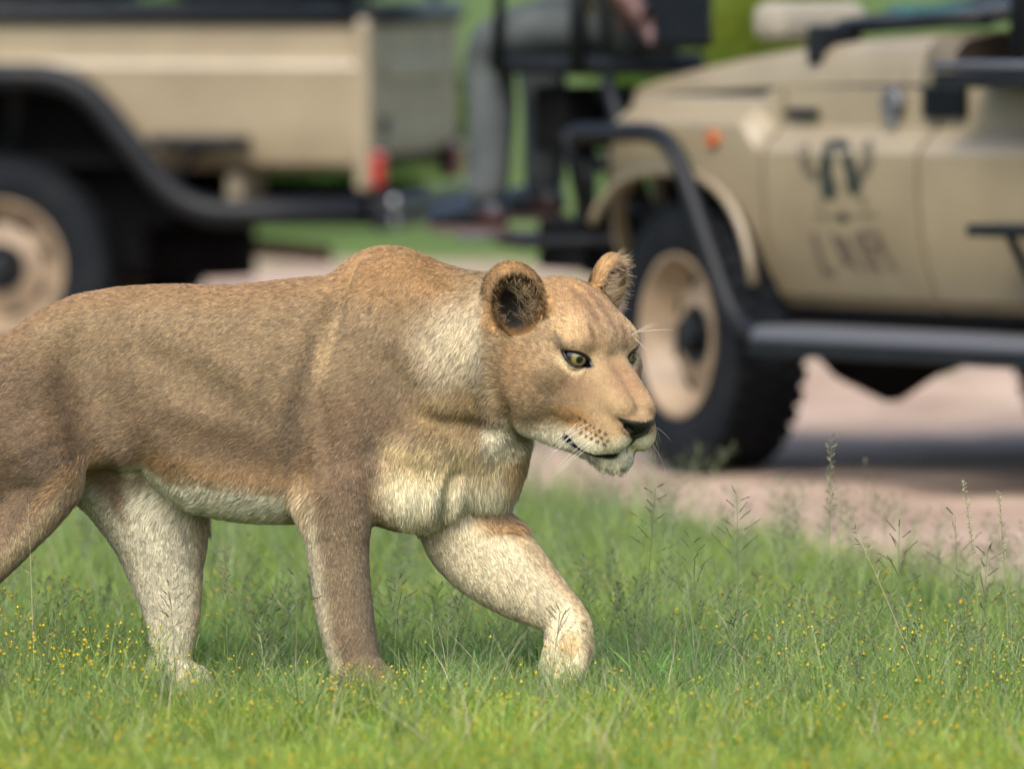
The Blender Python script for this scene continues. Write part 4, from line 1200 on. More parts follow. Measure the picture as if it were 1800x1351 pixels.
def lie(Q, N):
    """which way the coat lies"""
    hw, h = head_weight(Q)
    u, v = Q[:, 0], Q[:, 1]
    d = np.tile(np.array([-0.85, 0.5, 0.0]), (len(Q), 1))
    def to(m, vec):
        d[:] = d + (np.array(vec) - d) * np.clip(m, 0, 1)[:, None]
    to(sstep(600, 720, u), (-0.55, 0.85, 0))
    to(sstep(760, 840, v) * sstep(560, 640, u), (0.05, 1, 0))
    to(sstep(850, 930, v), (0.0, 1, 0))
    to(sstep(740, 780, u) * sstep(920, 960, v), (0.45, 0.85, 0))
    to(blob(Q, 380, 860, 220, 70), (-0.7, 0.75, 0))
    nose = H(0, 0.20, -0.02)
    a = Q - nose; a /= np.linalg.norm(a, axis=1, keepdims=True) + 1e-9
    a[:, 1] += 0.25 * sstep(-0.02, -0.09, h[:, 2])
    d[:] = d + (a - d) * hw[:, None]
    chin = hblob(h, (0, 0.14, -0.13), (0.06, 0.07, 0.03)) * hw
    to(chin, (0.2, 1, 0.1))
    for s in (1, -1):
        ec, en, eu, es = EARS[s]
        q = h - ec
        m = (np.linalg.norm(q, axis=1) < 0.062) & (h[:, 2] > 0.015)
        rad = (q @ es)[:, None] * es + (q @ eu)[:, None] * eu
        rad = rad / (np.linalg.norm(rad, axis=1, keepdims=True) + 1e-9) + 0.25 * eu
        qo = q - en * 0.026 + eu * 0.010 + es * s * 0.004
        cav = np.sqrt(((qo @ es) / 0.039) ** 2 + ((qo @ en) / 0.037) ** 2 + ((qo @ eu) / 0.048) ** 2) < 1.08
        front = (q @ en) > 0.0
        vec = np.where(cav[:, None], en * 0.6 + eu * 0.6 + 0 * rad, np.where(front[:, None], rad * 0.35 + en * 0.6 + 0.2 * eu, rad)) @ HM
        d[m] = vec[m]
    d += 0.36 * (np.stack([vnoise(Q, 34, 21), vnoise(Q, 34, 22), vnoise(Q, 34, 23)], 1) - 0.5)
    d -= (d * N).sum(1, keepdims=True) * N
    return d / (np.linalg.norm(d, axis=1, keepdims=True) + 1e-9)

def fur_length(Q, N):
    """in model units (816 to the metre)"""
    hw, h = head_weight(Q); u, v = Q[:, 0], Q[:, 1]
    bot = np.interp(u, _tx, _TBs)
    L = np.full(len(Q), 9.0)
    L += 12 * sstep(-70, -5, v - bot) * sstep(200, 250, u) * (1 - sstep(560, 600, u))
    L += 14 * sstep(640, 740, u) * sstep(730, 800, v) * (1 - sstep(915, 950, v))
    L = np.where((v > 930), 9.0, L)
    L += 8 * blob(Q, 120, 860, 120, 40, -48)
    L += 8 * blob(Q, 810, 680, 110, 90)
    HL = np.full(len(Q), 8.0)
    HL += -4.5 * sstep(0.03, 0.12, h[:, 1])
    HL += 14 * sstep(0.02, -0.06, h[:, 1]) * sstep(0.0, -0.06, h[:, 2])
    HL += 11 * hblob(h, (0, 0.135, -0.13), (0.05, 0.06, 0.028))
    HL += 6 * sstep(-0.08, -0.11, h[:, 2]) * sstep(0.12, 0.06, h[:, 1])
    for s in (1, -1):
        ec, en, eu, es = EARS[s]; q = h - ec
        m = (np.linalg.norm(q, axis=1) < 0.062) & (h[:, 2] > 0.015)
        HL = np.where(m, np.where((q @ en) > 0.0, 11, 9), HL)
    L = L + (HL - L) * hw
    return L

def shape_hair(name, P, radius, parent, mat, attrs=None):
    """P: (n, k, 3) world points"""
    n, k = P.shape[:2]
    hc = bpy.data.hair_curves.new(name)
    hc.add_curves([k] * n)
    hc.position_data.foreach_set('vector', np.ascontiguousarray(P, np.float32).ravel())
    ra = hc.attributes.get('radius') or hc.attributes.new('radius', 'FLOAT', 'POINT')
    ra.data.foreach_set('value', np.ascontiguousarray(radius, np.float32).ravel())
    for an, (ty, dat) in (attrs or {}).items():
        at_ = hc.attributes.new(an, ty, 'CURVE')
        at_.data.foreach_set('vector' if ty == 'FLOAT_VECTOR' else 'value', np.ascontiguousarray(dat, np.float32).ravel())
    hc.materials.append(mat)
    o = bpy.data.objects.new(name, hc); C.objects.link(o)
    if parent: o.parent = parent
    return o

# ---- skin
def skin_material():
    m = bpy.data.materials.new('lion_skin'); m.use_nodes = True
    nt = m.node_tree; b = nt.nodes['Principled BSDF']
    a = nt.nodes.new('ShaderNodeAttribute'); a.attribute_name = 'coat'
    w = nt.nodes.new('ShaderNodeAttribute'); w.attribute_name = 'wet'
    r = nt.nodes.new('ShaderNodeMapRange'); r.inputs[3].default_value = 0.85; r.inputs[4].default_value = 0.38
    n = nt.nodes.new('ShaderNodeTexNoise'); n.inputs['Scale'].default_value = 420; n.inputs['Detail'].default_value = 3
    bp = nt.nodes.new('ShaderNodeBump'); bp.inputs['Strength'].default_value = 0.35; bp.inputs['Distance'].default_value = 0.002
    tc = nt.nodes.new('ShaderNodeTexCoord')
    nt.links.new(tc.outputs['Object'], n.inputs['Vector']); nt.links.new(n.outputs[0], bp.inputs['Height']); nt.links.new(bp.outputs[0], b.inputs['Normal'])
    nt.links.new(a.outputs['Color'], b.inputs['Base Color']); nt.links.new(w.outputs['Fac'], r.inputs[0]); nt.links.new(r.outputs[0], b.inputs['Roughness'])
    b.inputs['Specular IOR Level'].default_value = 0.35
    return m

def fur_material():
    m = bpy.data.materials.new('lion_fur'); m.use_nodes = True
    nt = m.node_tree; nt.nodes.clear(); N_ = nt.nodes.new; Lk = nt.links.new
    out = N_('ShaderNodeOutputMaterial')
    a = N_('ShaderNodeAttribute'); a.attribute_name = 'coat'
    nr = N_('ShaderNodeAttribute'); nr.attribute_name = 'skin_normal'
    hi = N_('ShaderNodeHairInfo')
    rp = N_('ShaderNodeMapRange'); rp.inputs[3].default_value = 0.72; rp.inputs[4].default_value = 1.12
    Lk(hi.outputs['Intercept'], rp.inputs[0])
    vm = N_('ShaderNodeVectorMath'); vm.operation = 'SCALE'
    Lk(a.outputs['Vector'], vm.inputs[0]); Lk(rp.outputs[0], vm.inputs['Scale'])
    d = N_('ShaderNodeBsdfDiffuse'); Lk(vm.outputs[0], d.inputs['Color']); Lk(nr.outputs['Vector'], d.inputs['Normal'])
    g = N_('ShaderNodeBsdfHair'); g.component = 'Reflection'; g.inputs['RoughnessU'].default_value = 0.35; g.inputs['RoughnessV'].default_value = 0.6
    g.inputs['Color'].default_value = (0.7, 0.68, 0.66, 1)
    mx = N_('ShaderNodeMixShader'); mx.inputs[0].default_value = 0.06
    Lk(d.outputs[0], mx.inputs[1]); Lk(g.outputs[0], mx.inputs[2]); Lk(mx.outputs[0], out.inputs['Surface'])
    return m

lion_me = mesh_np('lioness', lion_world(LV), LFW)
lion_me.polygons.foreach_set('use_smooth', np.ones(len(lion_me.polygons), bool))
_col, _bare, _wet = coat(LV, LN)
_ca = lion_me.attributes.new('coat', 'FLOAT_COLOR', 'POINT')
_ca.data.foreach_set('color', np.c_[_col * (0.8), np.ones(len(_col))].astype(np.float32).ravel())
_wa = lion_me.attributes.new('wet', 'FLOAT', 'POINT'); _wa.data.foreach_set('value', _wet.astype(np.float32))
lion = link_mesh('lioness', lion_me, skin_material())
tag(lion, 'tawny lioness walking through the green grass with a forepaw lifted', 'lioness')

# ---- hair
def grow(n_total):
    T = LV[LF]; ar = np.linalg.norm(np.cross(T[:, 1] - T[:, 0], T[:, 2] - T[:, 0]), axis=1)
    cen = T.mean(1); fnm = np.cross(T[:, 1] - T[:, 0], T[:, 2] - T[:, 0]); fnm /= np.linalg.norm(fnm, axis=1, keepdims=True) + 1e-12
    hwt, hh = head_weight(cen)
    dens = 1 + 2.2 * hwt
    dens *= np.where(LN[LF[:, 0], 2] < -0.5, 0.3, 1.0)
    p = ar * dens; p /= p.sum()
    idx = rng.choice(len(LF), n_total, p=p)
    a, b = rng.random(n_total), rng.random(n_total); s = a + b > 1; a[s], b[s] = 1 - a[s], 1 - b[s]
    t = T[idx]; Q = t[:, 0] + a[:, None] * (t[:, 1] - t[:, 0]) + b[:, None] * (t[:, 2] - t[:, 0])
    NN = LN[LF[idx]]; N = NN[:, 0] + a[:, None] * (NN[:, 1] - NN[:, 0]) + b[:, None] * (NN[:, 2] - NN[:, 0])
    N /= np.linalg.norm(N, axis=1, keepdims=True) + 1e-9
    return Q, N
Q, N = grow(820000)
col, bare, wet = coat(Q, N)
keep = bare < 0.35
Q, N, col = Q[keep], N[keep], col[keep]
D = lie(Q, N)
L = fur_length(Q, N) * (0.65 + 0.6 * rng.random(len(Q)))
jit = rng.normal(0, 0.16, (len(Q), 3)); D = D + jit; D -= (D * N).sum(1, keepdims=True) * N * 0.8
D /= np.linalg.norm(D, axis=1, keepdims=True) + 1e-9
_hw, _hh = head_weight(Q)
chin_w = hblob(_hh, (0, 0.135, -0.128), (0.05, 0.065, 0.032)) * _hw
jaw_w = np.maximum(chin_w, 0.8 * sstep(-0.085, -0.11, _hh[:, 2]) * _hw)
shag = 0.45 * hblob(_hh, (0.10, -0.05, -0.06), (0.05, 0.05, 0.09)) * _hw
hang = np.array([0.12, 1.0, 0.1]) + rng.normal(0, 0.22, (len(Q), 3))
D = D + (hang - D) * (0.85 * jaw_w)[:, None]
L = L * (1 + chin_w * (1.5 * (vnoise(Q, 6, 35) - 0.55) + rng.uniform(-0.5, 0.3, len(Q))))
stand = (0.36 + 0.22 * (vnoise(Q, 16, 31) - 0.5) + rng.normal(0, 0.10, len(Q)) + shag)[:, None] * (1 - 0.5 * chin_w)[:, None]
K = 4
P = np.zeros((len(Q), K, 3))
P[:, 0] = Q - N * 0.8
cur = P[:, 0]
for i in range(1, K):
    f = (i - 0.5) / (K - 1)
    st = stand * (1.25 - 0.95 * f)
    dr = D + N * st; dr[:, 1] += 0.10 * f
    dr /= np.linalg.norm(dr, axis=1, keepdims=True)
    cur = cur + dr * (L / (K - 1))[:, None]
    P[:, i] = cur
tone = 1 + 0.30 * rng.normal(0, 1, len(Q)) + 0.7 * (vnoise(Q, 6, 41) - 0.5) + 0.22 * (vnoise(Q, 28, 42) - 0.5)
col = col * np.clip(tone, 0.45, 1.7)[:, None]
rad = np.array([0.36, 0.35, 0.27, 0.04]) * LS
NS = N.copy(); NS[:, 1] = np.where(NS[:, 1] > 0, NS[:, 1] * (0.55 - 0.45 * jaw_w), NS[:, 1]); NS /= np.linalg.norm(NS, axis=1, keepdims=True)   # hanging hair catches light from the side
SNW = (NS[:, :1] * RGT - NS[:, 1:2] * UPV - NS[:, 2:3] * FWD) + rng.normal(0, 0.22, (len(N), 3))
SNW /= np.linalg.norm(SNW, axis=1, keepdims=True)
PW = lion_world(P.reshape(-1, 3)).reshape(P.shape)
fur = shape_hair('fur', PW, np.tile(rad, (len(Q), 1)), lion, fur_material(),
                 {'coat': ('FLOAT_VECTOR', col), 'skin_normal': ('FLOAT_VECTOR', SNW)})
del PW, P

# ---- whiskers, brow hairs, ear fringe
def long_hairs():
    pts = []; ears = []
    r2 = np.random.default_rng(77)
    def strand(root, dirn, length, sag, out, pts=pts):
        p = [root]; d = np.array(dirn, float); d /= np.linalg.norm(d)
        for i in range(7):
            d = d + np.array([0, 0, -sag]) + out * 0.03; d /= np.linalg.norm(d)
            p.append(p[-1] + d * length / 7)
        pts.append([H(*q) for q in p])
    for s in (1, -1):
        for row, z in enumerate((-0.060, -0.070, -0.080)):
            for k in range(4):
                y = 0.116 + 0.015 * k + r2.normal(0, 0.002)
                root = np.array([0.052 * s * (1 - (k / 9) ** 2 * 0.8), y, z + r2.normal(0, 0.002)])
                strand(root, (0.75 * s, -0.25 + 0.1 * k + r2.normal(0, 0.14), -0.30 - 0.12 * row + r2.normal(0, 0.14)), 0.05 + 0.06 * r2.random(), 0.07, np.array([-0.5 * s, -1, 0]))
        for k in range(4):
            strand(np.array([(0.044 + 0.006 * k) * s, 0.075 - 0.004 * k, 0.052]), (0.45 * s + r2.normal(0, 0.28), 0.6, 0.65 + r2.normal(0, 0.35)), 0.035 + 0.03 * r2.random(), 0.03, np.array([0.3 * s, 0, 0]))
        ec, en, eu, es = EARS[s]
        for k in range(700):
            th = r2.uniform(-2.6, 2.6)
            root = ec + en * 0.004 + r2.uniform(0.036, 0.050) * (math.sin(th) * es * (0.9 if s > 0 else 0.8) + math.cos(th) * eu * 1.05)
            dn = en * r2.uniform(0.3, 0.9) + 0.5 * (math.sin(th) * es + math.cos(th) * eu) * r2.uniform(-1, 1.0) + 0.3 * eu + r2.normal(0, 0.2, 3)
            strand(root, dn, 0.014 + 0.020 * r2.random(), 0.06, np.zeros(3), ears)
        for k in range(110):
            root = ec + en * 0.010 + es * (-s) * r2.uniform(0.004, 0.034) - eu * r2.uniform(-0.01, 0.046)
            dn = en * 0.5 + eu * r2.uniform(0.5, 1.1) + es * s * r2.uniform(-0.2, 0.5)
            strand(root, dn, 0.026 + 0.014 * r2.random(), 0.04, np.zeros(3), ears)
    return np.array(pts), np.array(ears)
WH, EH = long_hairs()
wr = np.array([0.29, 0.29, 0.28, 0.26, 0.23, 0.18, 0.12, 0.05]) * LS
whisker_mat = pmat('whisker', (0.50, 0.46, 0.39), 0.45)
whisk = shape_hair('whiskers', lion_world(WH.reshape(-1, 3)).reshape(WH.shape), np.tile(wr, (len(WH), 1)), lion, whisker_mat)

tuft_mat = pmat('ear_hair', (0.33, 0.24, 0.14), 0.7)
shape_hair('ear_tuft', lion_world(EH.reshape(-1, 3)).reshape(EH.shape), np.tile(wr * 0.8, (len(EH), 1)), lion, tuft_mat)

# ---- eyes
def eye_material():
    m = bpy.data.materials.new('lion_eye'); m.use_nodes = True
    nt = m.node_tree; b = nt.nodes['Principled BSDF']
    tc = nt.nodes.new('ShaderNodeTexCoord'); sp = nt.nodes.new('ShaderNodeSeparateXYZ')
    nt.links.new(tc.outputs['Generated'], sp.inputs[0])
    cr = nt.nodes.new('ShaderNodeValToRGB')
    el = cr.color_ramp.elements
    el[0].position = 0.0; el[0].color = (0.012, 0.01, 0.008, 1)
    el[1].position = 1.0; el[1].color = (0.005, 0.005, 0.004, 1)
    for p, c in ((0.835, (0.010, 0.008, 0.006)), (0.865, (0.05, 0.040, 0.016)), (0.90, (0.135, 0.100, 0.036)), (0.962, (0.17, 0.135, 0.052)), (0.978, (0.04, 0.035, 0.016)), (0.986, (0.004, 0.004, 0.003))):
        e = el.new(p); e.color = (*c, 1)
    nt.links.new(sp.outputs['Z'], cr.inputs[0]); nt.links.new(cr.outputs[0], b.inputs['Base Color'])
    b.inputs['Roughness'].default_value = 0.03; b.inputs['Specular IOR Level'].default_value = 0.8
    return m
eye_mat = eye_material()
for s in (1, -1):
    c, e, a, b = EYES[s]
    bm = bmesh.new(); bmesh.ops.create_uvsphere(bm, u_segments=40, v_segments=32, radius=0.0192 * HS * LS)
    em = bpy.data.meshes.new('eye'); bm.to_mesh(em); bm.free()
    em.polygons.foreach_set('use_smooth', np.ones(len(em.polygons), bool))
    eo = link_mesh('eye', em, eye_mat, lion)
    eo.location = lion_world(np.array([H(*c)]))[0]
    g = e * 0.75 + np.array([0, 0.35, 0.02])
    gq = g @ HM; gw = Vector(gq[0] * RGT - gq[1] * UPV - gq[2] * FWD)
    eo.rotation_euler = gw.to_track_quat('Z', 'Y').to_euler()
# ------------------------------------------------------------------ grass and flowering ground cover
def grass_material(name, trans=0.45, gloss=0.06):
    m = bpy.data.materials.new(name); m.use_nodes = True
    nt = m.node_tree; nt.nodes.clear()
    out = nt.nodes.new('ShaderNodeOutputMaterial'); a = nt.nodes.new('ShaderNodeAttribute'); a.attribute_name = 'tint'
    d = nt.nodes.new('ShaderNodeBsdfDiffuse'); t = nt.nodes.new('ShaderNodeBsdfTranslucent'); ms = nt.nodes.new('ShaderNodeMixShader'); ms.inputs[0].default_value = trans
    g = nt.nodes.new('ShaderNodeBsdfGlossy'); g.inputs['Roughness'].default_value = 0.45; m2 = nt.nodes.new('ShaderNodeMixShader'); m2.inputs[0].default_value = gloss
    for s in (d, t): nt.links.new(a.outputs['Color'], s.inputs['Color'])
    nt.links.new(d.outputs[0], ms.inputs[1]); nt.links.new(t.outputs[0], ms.inputs[2]); nt.links.new(ms.outputs[0], m2.inputs[1]); nt.links.new(g.outputs[0], m2.inputs[2])
    nt.links.new(m2.outputs[0], out.inputs['Surface'])
    return m
grass_mat = grass_material('grass_blades', 0.5, 0.025)
bud_mat = grass_material('buds', 0.2, 0.02)

def ribbons(P, width, side):
    """P (n,k,3) centre lines, width (n,k), side (n,3) -> verts, quads"""
    n, k = P.shape[:2]
    o = side[:, None, :] * width[:, :, None] * 0.5
    V = np.stack([P - o, P + o], 2).reshape(-1, 3)
    i = (np.arange(n) * 2 * k)[:, None] + 2 * np.arange(k - 1)[None]
    F = np.stack([i, i + 1, i + 3, i + 2], -1).reshape(-1, 4)
    return V, F
def stalks(base, az, lean, height, width, k=4, curl=0.5, r=rng, taper=1.0):
    n = len(base); t = np.linspace(0, 1, k)[None]
    d = np.stack([np.cos(az), np.sin(az)], 1)
    hor = (lean * height)[:, None] * (t * (1 - curl) + curl * t * t)
    P = np.zeros((n, k, 3)); P[:, :, :2] = base[:, None, :2] + hor[:, :, None] * d[:, None]
    P[:, :, 2] = base[:, 2:3] + height[:, None] * t * (1 - 0.18 * lean[:, None] * t)
    th = az + 1.57 + r.normal(0, 0.7, n)
    side = np.stack([np.cos(th), np.sin(th), np.zeros(n)], 1)
    w = width[:, None] * np.clip(1.05 - taper * t ** 1.6, 0.06, 1)
    return P, w, side
def emit(name, chunks, mat, label=None, kind='stuff'):
    V, F, Cc, o = [], [], [], 0
    for v, f, c in chunks:
        V.append(v); F.append(f + o); Cc.append(c); o += len(v)
    me = mesh_np(name, np.concatenate(V), np.concatenate(F))
    Cc = np.concatenate(Cc); a = me.attributes.new('tint', 'FLOAT_COLOR', 'POINT'); a.data.foreach_set('color', np.c_[Cc, np.ones(len(Cc))].astype(np.float32).ravel())
    ob = link_mesh(name, me, mat); tag(ob, kind=kind)
    if label: ob['label'] = label
    return ob
def near_side(x, y):
    """True on the grass side of the track"""
    xx = x + 0.20 * wave(x, y, 2.6, 3); yy = y + 0.25 * wave(x, y, 2.1, 4)
    left = np.interp(yy, TRACK_NEAR[:, 1], TRACK_NEAR[:, 0])
    return xx < left
def scatter(n, d0, d1, marg=0.25, power=1.0):
    d = d0 + (d1 - d0) * rng.random(n) ** power
    hw = 0.061 * d + marg
    x = rng.uniform(-1, 1, n) * hw
    ok = near_side(x, d)
    return np.c_[x[ok], d[ok], np.zeros(ok.sum())]
def patch(b):
    """slow colour and height variation over the field"""
    return 0.5 + 0.3 * np.clip(wave(b[:, 0], b[:, 1] * 0.6, 3.2, 51) * 1.8, -1, 1) + 0.2 * np.clip(wave(b[:, 0], b[:, 1] * 0.7, 13, 52) * 2, -1, 1)
lerp = lambda a, b, t: np.array(a)[None] * (1 - t)[:, None] + np.array(b)[None] * t[:, None]

FEET = ((0.105, 18.36), (-0.31, 18.29), (-0.72, 18.50))
def trodden(b):
    """grass pressed down about the feet"""
    k = np.ones(len(b))
    for x, d in FEET:
        k *= 1 - 0.62 * (1 - sstep(0.06, 0.16, np.abs(b[:, 0] - x))) * sstep(d - 0.75, d - 0.5, b[:, 1]) * (1 - sstep(d + 0.05, d + 0.2, b[:, 1]))
    return k
chunks = []
def blades(n, d0, d1, h0, h1, w0, w1, lean, c_a, c_b, k=4, power=1.0, keep=None):
    b = scatter(n, d0, d1, power=power)
    if keep is not None: b = b[keep(b)]
    m = len(b); pt = patch(b)
    h = rng.uniform(h0, h1, m) * (0.45 + 0.95 * pt); w = rng.uniform(w0, w1, m)
    h *= trodden(b)
    P, ww, s = stalks(b, rng.uniform(0, 6.28, m), np.abs(rng.normal(lean, 0.22, m)), h, w, k)
    V, F = ribbons(P, ww, s)
    t = np.clip(0.5 * pt + 0.5 * rng.random(m) + rng.normal(0, 0.12, m), 0, 1)
    c = lerp(c_a, c_b, t) * rng.uniform(0.7, 1.25, (m, 1))
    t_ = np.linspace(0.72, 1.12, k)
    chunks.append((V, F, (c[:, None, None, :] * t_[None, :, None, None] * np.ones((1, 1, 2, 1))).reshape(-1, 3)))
G0, G1, G2 = (0.130, 0.215, 0.030), (0.240, 0.320, 0.050), (0.290, 0.350, 0.040)
blades(26000, 15.4, 17.9, 0.04, 0.11, 0.0025, 0.006, 0.55, G1, G2)                   # bright low growth this side of the lioness
blades(20000, 17.4, 19.6, 0.03, 0.09, 0.0016, 0.0042, 0.7, G0, G1)
blades(18000, 17.4, 20.0, 0.05, 0.15, 0.0010, 0.0018, 0.8, (0.11, 0.20, 0.07), (0.22, 0.31, 0.12), 5)   # wiry
blades(22000, 19.0, 22.5, 0.06, 0.17, 0.002, 0.005, 0.6, G0, G1)
blades(22000, 22.0, 31.0, 0.07, 0.18, 0.004, 0.008, 0.5, (0.12, 0.19, 0.05), (0.19, 0.25, 0.08), 3)
blades(3500, 16.5, 23, 0.14, 0.28, 0.0014, 0.0024, 0.6, (0.12, 0.19, 0.08), (0.24, 0.30, 0.13), 5)     # taller stems
blades(4200, 16.0, 20.0, 0.05, 0.12, 0.006, 0.012, 0.9, (0.07, 0.20, 0.03), (0.16, 0.32, 0.04), 5)      # broad leaves
blades(1700, 16.0, 22.0, 0.08, 0.20, 0.002, 0.004, 0.8, (0.34, 0.29, 0.17), (0.46, 0.40, 0.27), 4)       # straw
# tussocks: arching broader blades from one root
tb = scatter(330, 16.0, 23.0); tb = tb[trodden(tb) > 0.9]; nb_ = 26
B = np.repeat(tb, nb_, 0); B[:, :2] += rng.normal(0, 0.012, (len(B), 2))
th_ = np.repeat(rng.uniform(0.07, 0.17, len(tb)), nb_) * rng.uniform(0.55, 1.15, len(B)); m = len(B)
P, ww, s_ = stalks(B, rng.uniform(0, 6.28, m), np.abs(rng.normal(0.75, 0.35, m)), th_, rng.uniform(0.003, 0.0075, m), 5, 0.8)
V, F = ribbons(P, ww, s_); tc_ = np.repeat(rng.random(len(tb)), nb_)
c = lerp((0.055, 0.125, 0.018), (0.24, 0.31, 0.08), tc_) * rng.uniform(0.75, 1.2, (m, 1))
chunks.append((V, F, np.repeat(c, 10, 0)))
grass = emit('grass', chunks, grass_mat)

# feathery herb with yellow buds
def herbs(n, d0, d1, h0, h1, nst, colr, seed, keep=None, nb=1.0):
    r = np.random.default_rng(seed)
    b = scatter(n, d0, d1)
    if keep is not None: b = b[keep(b)]
    m = len(b)
    B = np.repeat(b, nst, 0); B[:, :2] += r.normal(0, 0.02, (len(B), 2))
    h = np.repeat(r.uniform(h0, h1, m), nst) * r.uniform(0.6, 1.1, len(B))
    P, w, s = stalks(B, r.uniform(0, 6.28, len(B)), np.abs(r.normal(0.4, 0.25, len(B))), h, np.full(len(B), 0.0015), 4, r=r, taper=0.5)
    V, F = ribbons(P, w, s); c = lerp(*colr, r.random(len(B))) * r.uniform(0.75, 1.2, (len(B), 1))
    st = [(V, F, np.repeat(c, 8, 0))]
    # thread leaves along every stem
    for q in range(5):
        t = r.uniform(0.2, 0.95, len(B)); i0 = np.minimum((t * 3).astype(int), 2); f = t * 3 - i0
        p0 = P[np.arange(len(B)), i0] * (1 - f)[:, None] + P[np.arange(len(B)), i0 + 1] * f[:, None]
        L = r.uniform(0.012, 0.034, len(B)); 
        P2, w2, s2 = stalks(p0, r.uniform(0, 6.28, len(B)), r.uniform(0.4, 1.4, len(B)), L, np.full(len(B), 0.0014), 2, r=r, taper=0.5)
        V2, F2 = ribbons(P2, w2, s2); st.append((V2, F2, np.repeat(c, 4, 0)))
    tip = P[:, -1][r.random(len(B)) < nb * 0.5]
    return st, tip
def buds(tips, seed):
    r = np.random.default_rng(seed); n = len(tips)
    s = r.uniform(0.0018, 0.0036, n); 
    o = np.array([(1, 0, 0), (-1, 0, 0), (0, 1, 0), (0, -1, 0), (0, 0, 1.3), (0, 0, -1.6)])
    V = (tips[:, None] + o[None] * s[:, None, None])
    F = np.array([(0, 2, 4, 4), (2, 1, 4, 4), (1, 3, 4, 4), (3, 0, 4, 4), (2, 0, 5, 5), (1, 2, 5, 5), (3, 1, 5, 5), (0, 3, 5, 5)])
    Fq = np.concatenate([np.array([(0, 2, 4), (2, 1, 4), (1, 3, 4), (3, 0, 4), (2, 0, 5), (1, 2, 5), (3, 1, 5), (0, 3, 5)])[None] + 6 * np.arange(n)[:, None, None]]).reshape(-1, 3)
    c = lerp((0.50, 0.42, 0.015), (0.48, 0.28, 0.015), r.random(n)); cc = np.repeat(c[:, None], 6, 1); cc[:, 5] = (0.10, 0.16, 0.03)
    return V.reshape(-1, 3), Fq, cc.reshape(-1, 3)
hs, tips = [], []
HG = ((0.13, 0.21, 0.04), (0.23, 0.30, 0.07))
for args in ((1500, 15.6, 17.6, 0.06, 0.13, 6, ((0.18, 0.26, 0.035), (0.25, 0.31, 0.045)), 61, None, 0.3),
             (900, 17.5, 20.5, 0.06, 0.16, 7, HG, 62, None, 0.14),
             (420, 17.3, 18.6, 0.13, 0.25, 8, HG, 63, lambda b: (b[:, 0] < -0.72) , 0.9),
             (520, 17.3, 19.6, 0.10, 0.20, 8, HG, 64, lambda b: (b[:, 0] > 0.45), 0.55),
             (150, 17.70, 18.02, 0.07, 0.13, 8, HG, 67, lambda b: np.abs(b[:, 0] + 0.30) < 0.13, 1.2),
             (500, 20, 24, 0.08, 0.18, 6, HG, 65, None, 0.3)):
    a, t = herbs(*args[:7], args[7], args[8], args[9]); hs += a; tips.append(t)
emit('grass_herbs', hs, grass_mat)
bv, bf, bc = buds(np.concatenate(tips), 66)
emit('yellow_buds_grass', [(bv, bf, bc)], bud_mat)

# seeding grasses: a bent culm and a branched head of dark spikelets
def panicle(base, h, lean, az, spread, nbr, r, col_s, col_k, spk=0.006, dens=6, curlv=0.5, fat=0.0024, tw=0.35):
    ch = []
    P, w, s = stalks(np.array([base]), np.array([az]), np.array([lean]), np.array([h]), np.array([0.0022]), 9, curlv, r, taper=0.6)
    V, F = ribbons(P, np.maximum(w, 0.0011), s); ch.append((V, F, np.tile(col_s, (len(V), 1))))
    V, F = ribbons(P, np.maximum(w, 0.0011), np.cross(s, [0, 0, 1.0])); ch.append((V, F, np.tile(col_s, (len(V), 1))))
    top = P[0]
    def point(t):
        i = min(int(t * 8), 7); f = t * 8 - i; return top[i] * (1 - f) + top[i + 1] * f
    sp, sd2 = [], []
    for k in range(nbr):
        t = 0.66 + 0.34 * k / max(nbr - 1, 1); p0 = point(min(t, 0.999)); a = az + k * 2.4 + r.normal(0, 0.4); L = spread * (1.15 - 0.75 * (t - 0.66) / 0.34) * r.uniform(0.7, 1.2)
        d = np.array([math.cos(a), math.sin(a), r.uniform(0.5, 1.3)]); d /= np.linalg.norm(d)
        q = np.stack([p0, p0 + d * L * 0.5, p0 + d * L + np.array([0, 0, -0.12 * L])])
        V, F = ribbons(q[None], np.array([[0.0012, 0.0011, 0.0008]]), np.array([[-math.sin(a), math.cos(a), 0]])); ch.append((V, F, np.tile(np.array(col_s) * 0.9, (len(V), 1))))
        for j in range(dens):
            u = 0.25 + 0.75 * (j + r.random() * 0.5) / dens; pp = q[0] * (1 - u) + q[2] * u
            dd = d + r.normal(0, tw, 3); dd /= np.linalg.norm(dd); sp.append((pp, pp + dd * spk))
            sd2.append(np.cross(dd, r.normal(0, 1, 3)))
    sp = np.array(sp); sd2 = np.array(sd2); sd2 /= np.linalg.norm(sd2, axis=1, keepdims=True)
    mid = sp.mean(1); Q3 = np.stack([sp[:, 0], mid, sp[:, 1]], 1)
    V, F = ribbons(Q3, np.tile([[0.0006, fat, 0.0004]], (len(Q3), 1)), sd2); ch.append((V, F, np.tile(col_k, (len(V), 1)) * r.uniform(0.7, 1.3, (len(V), 1))))
    return ch
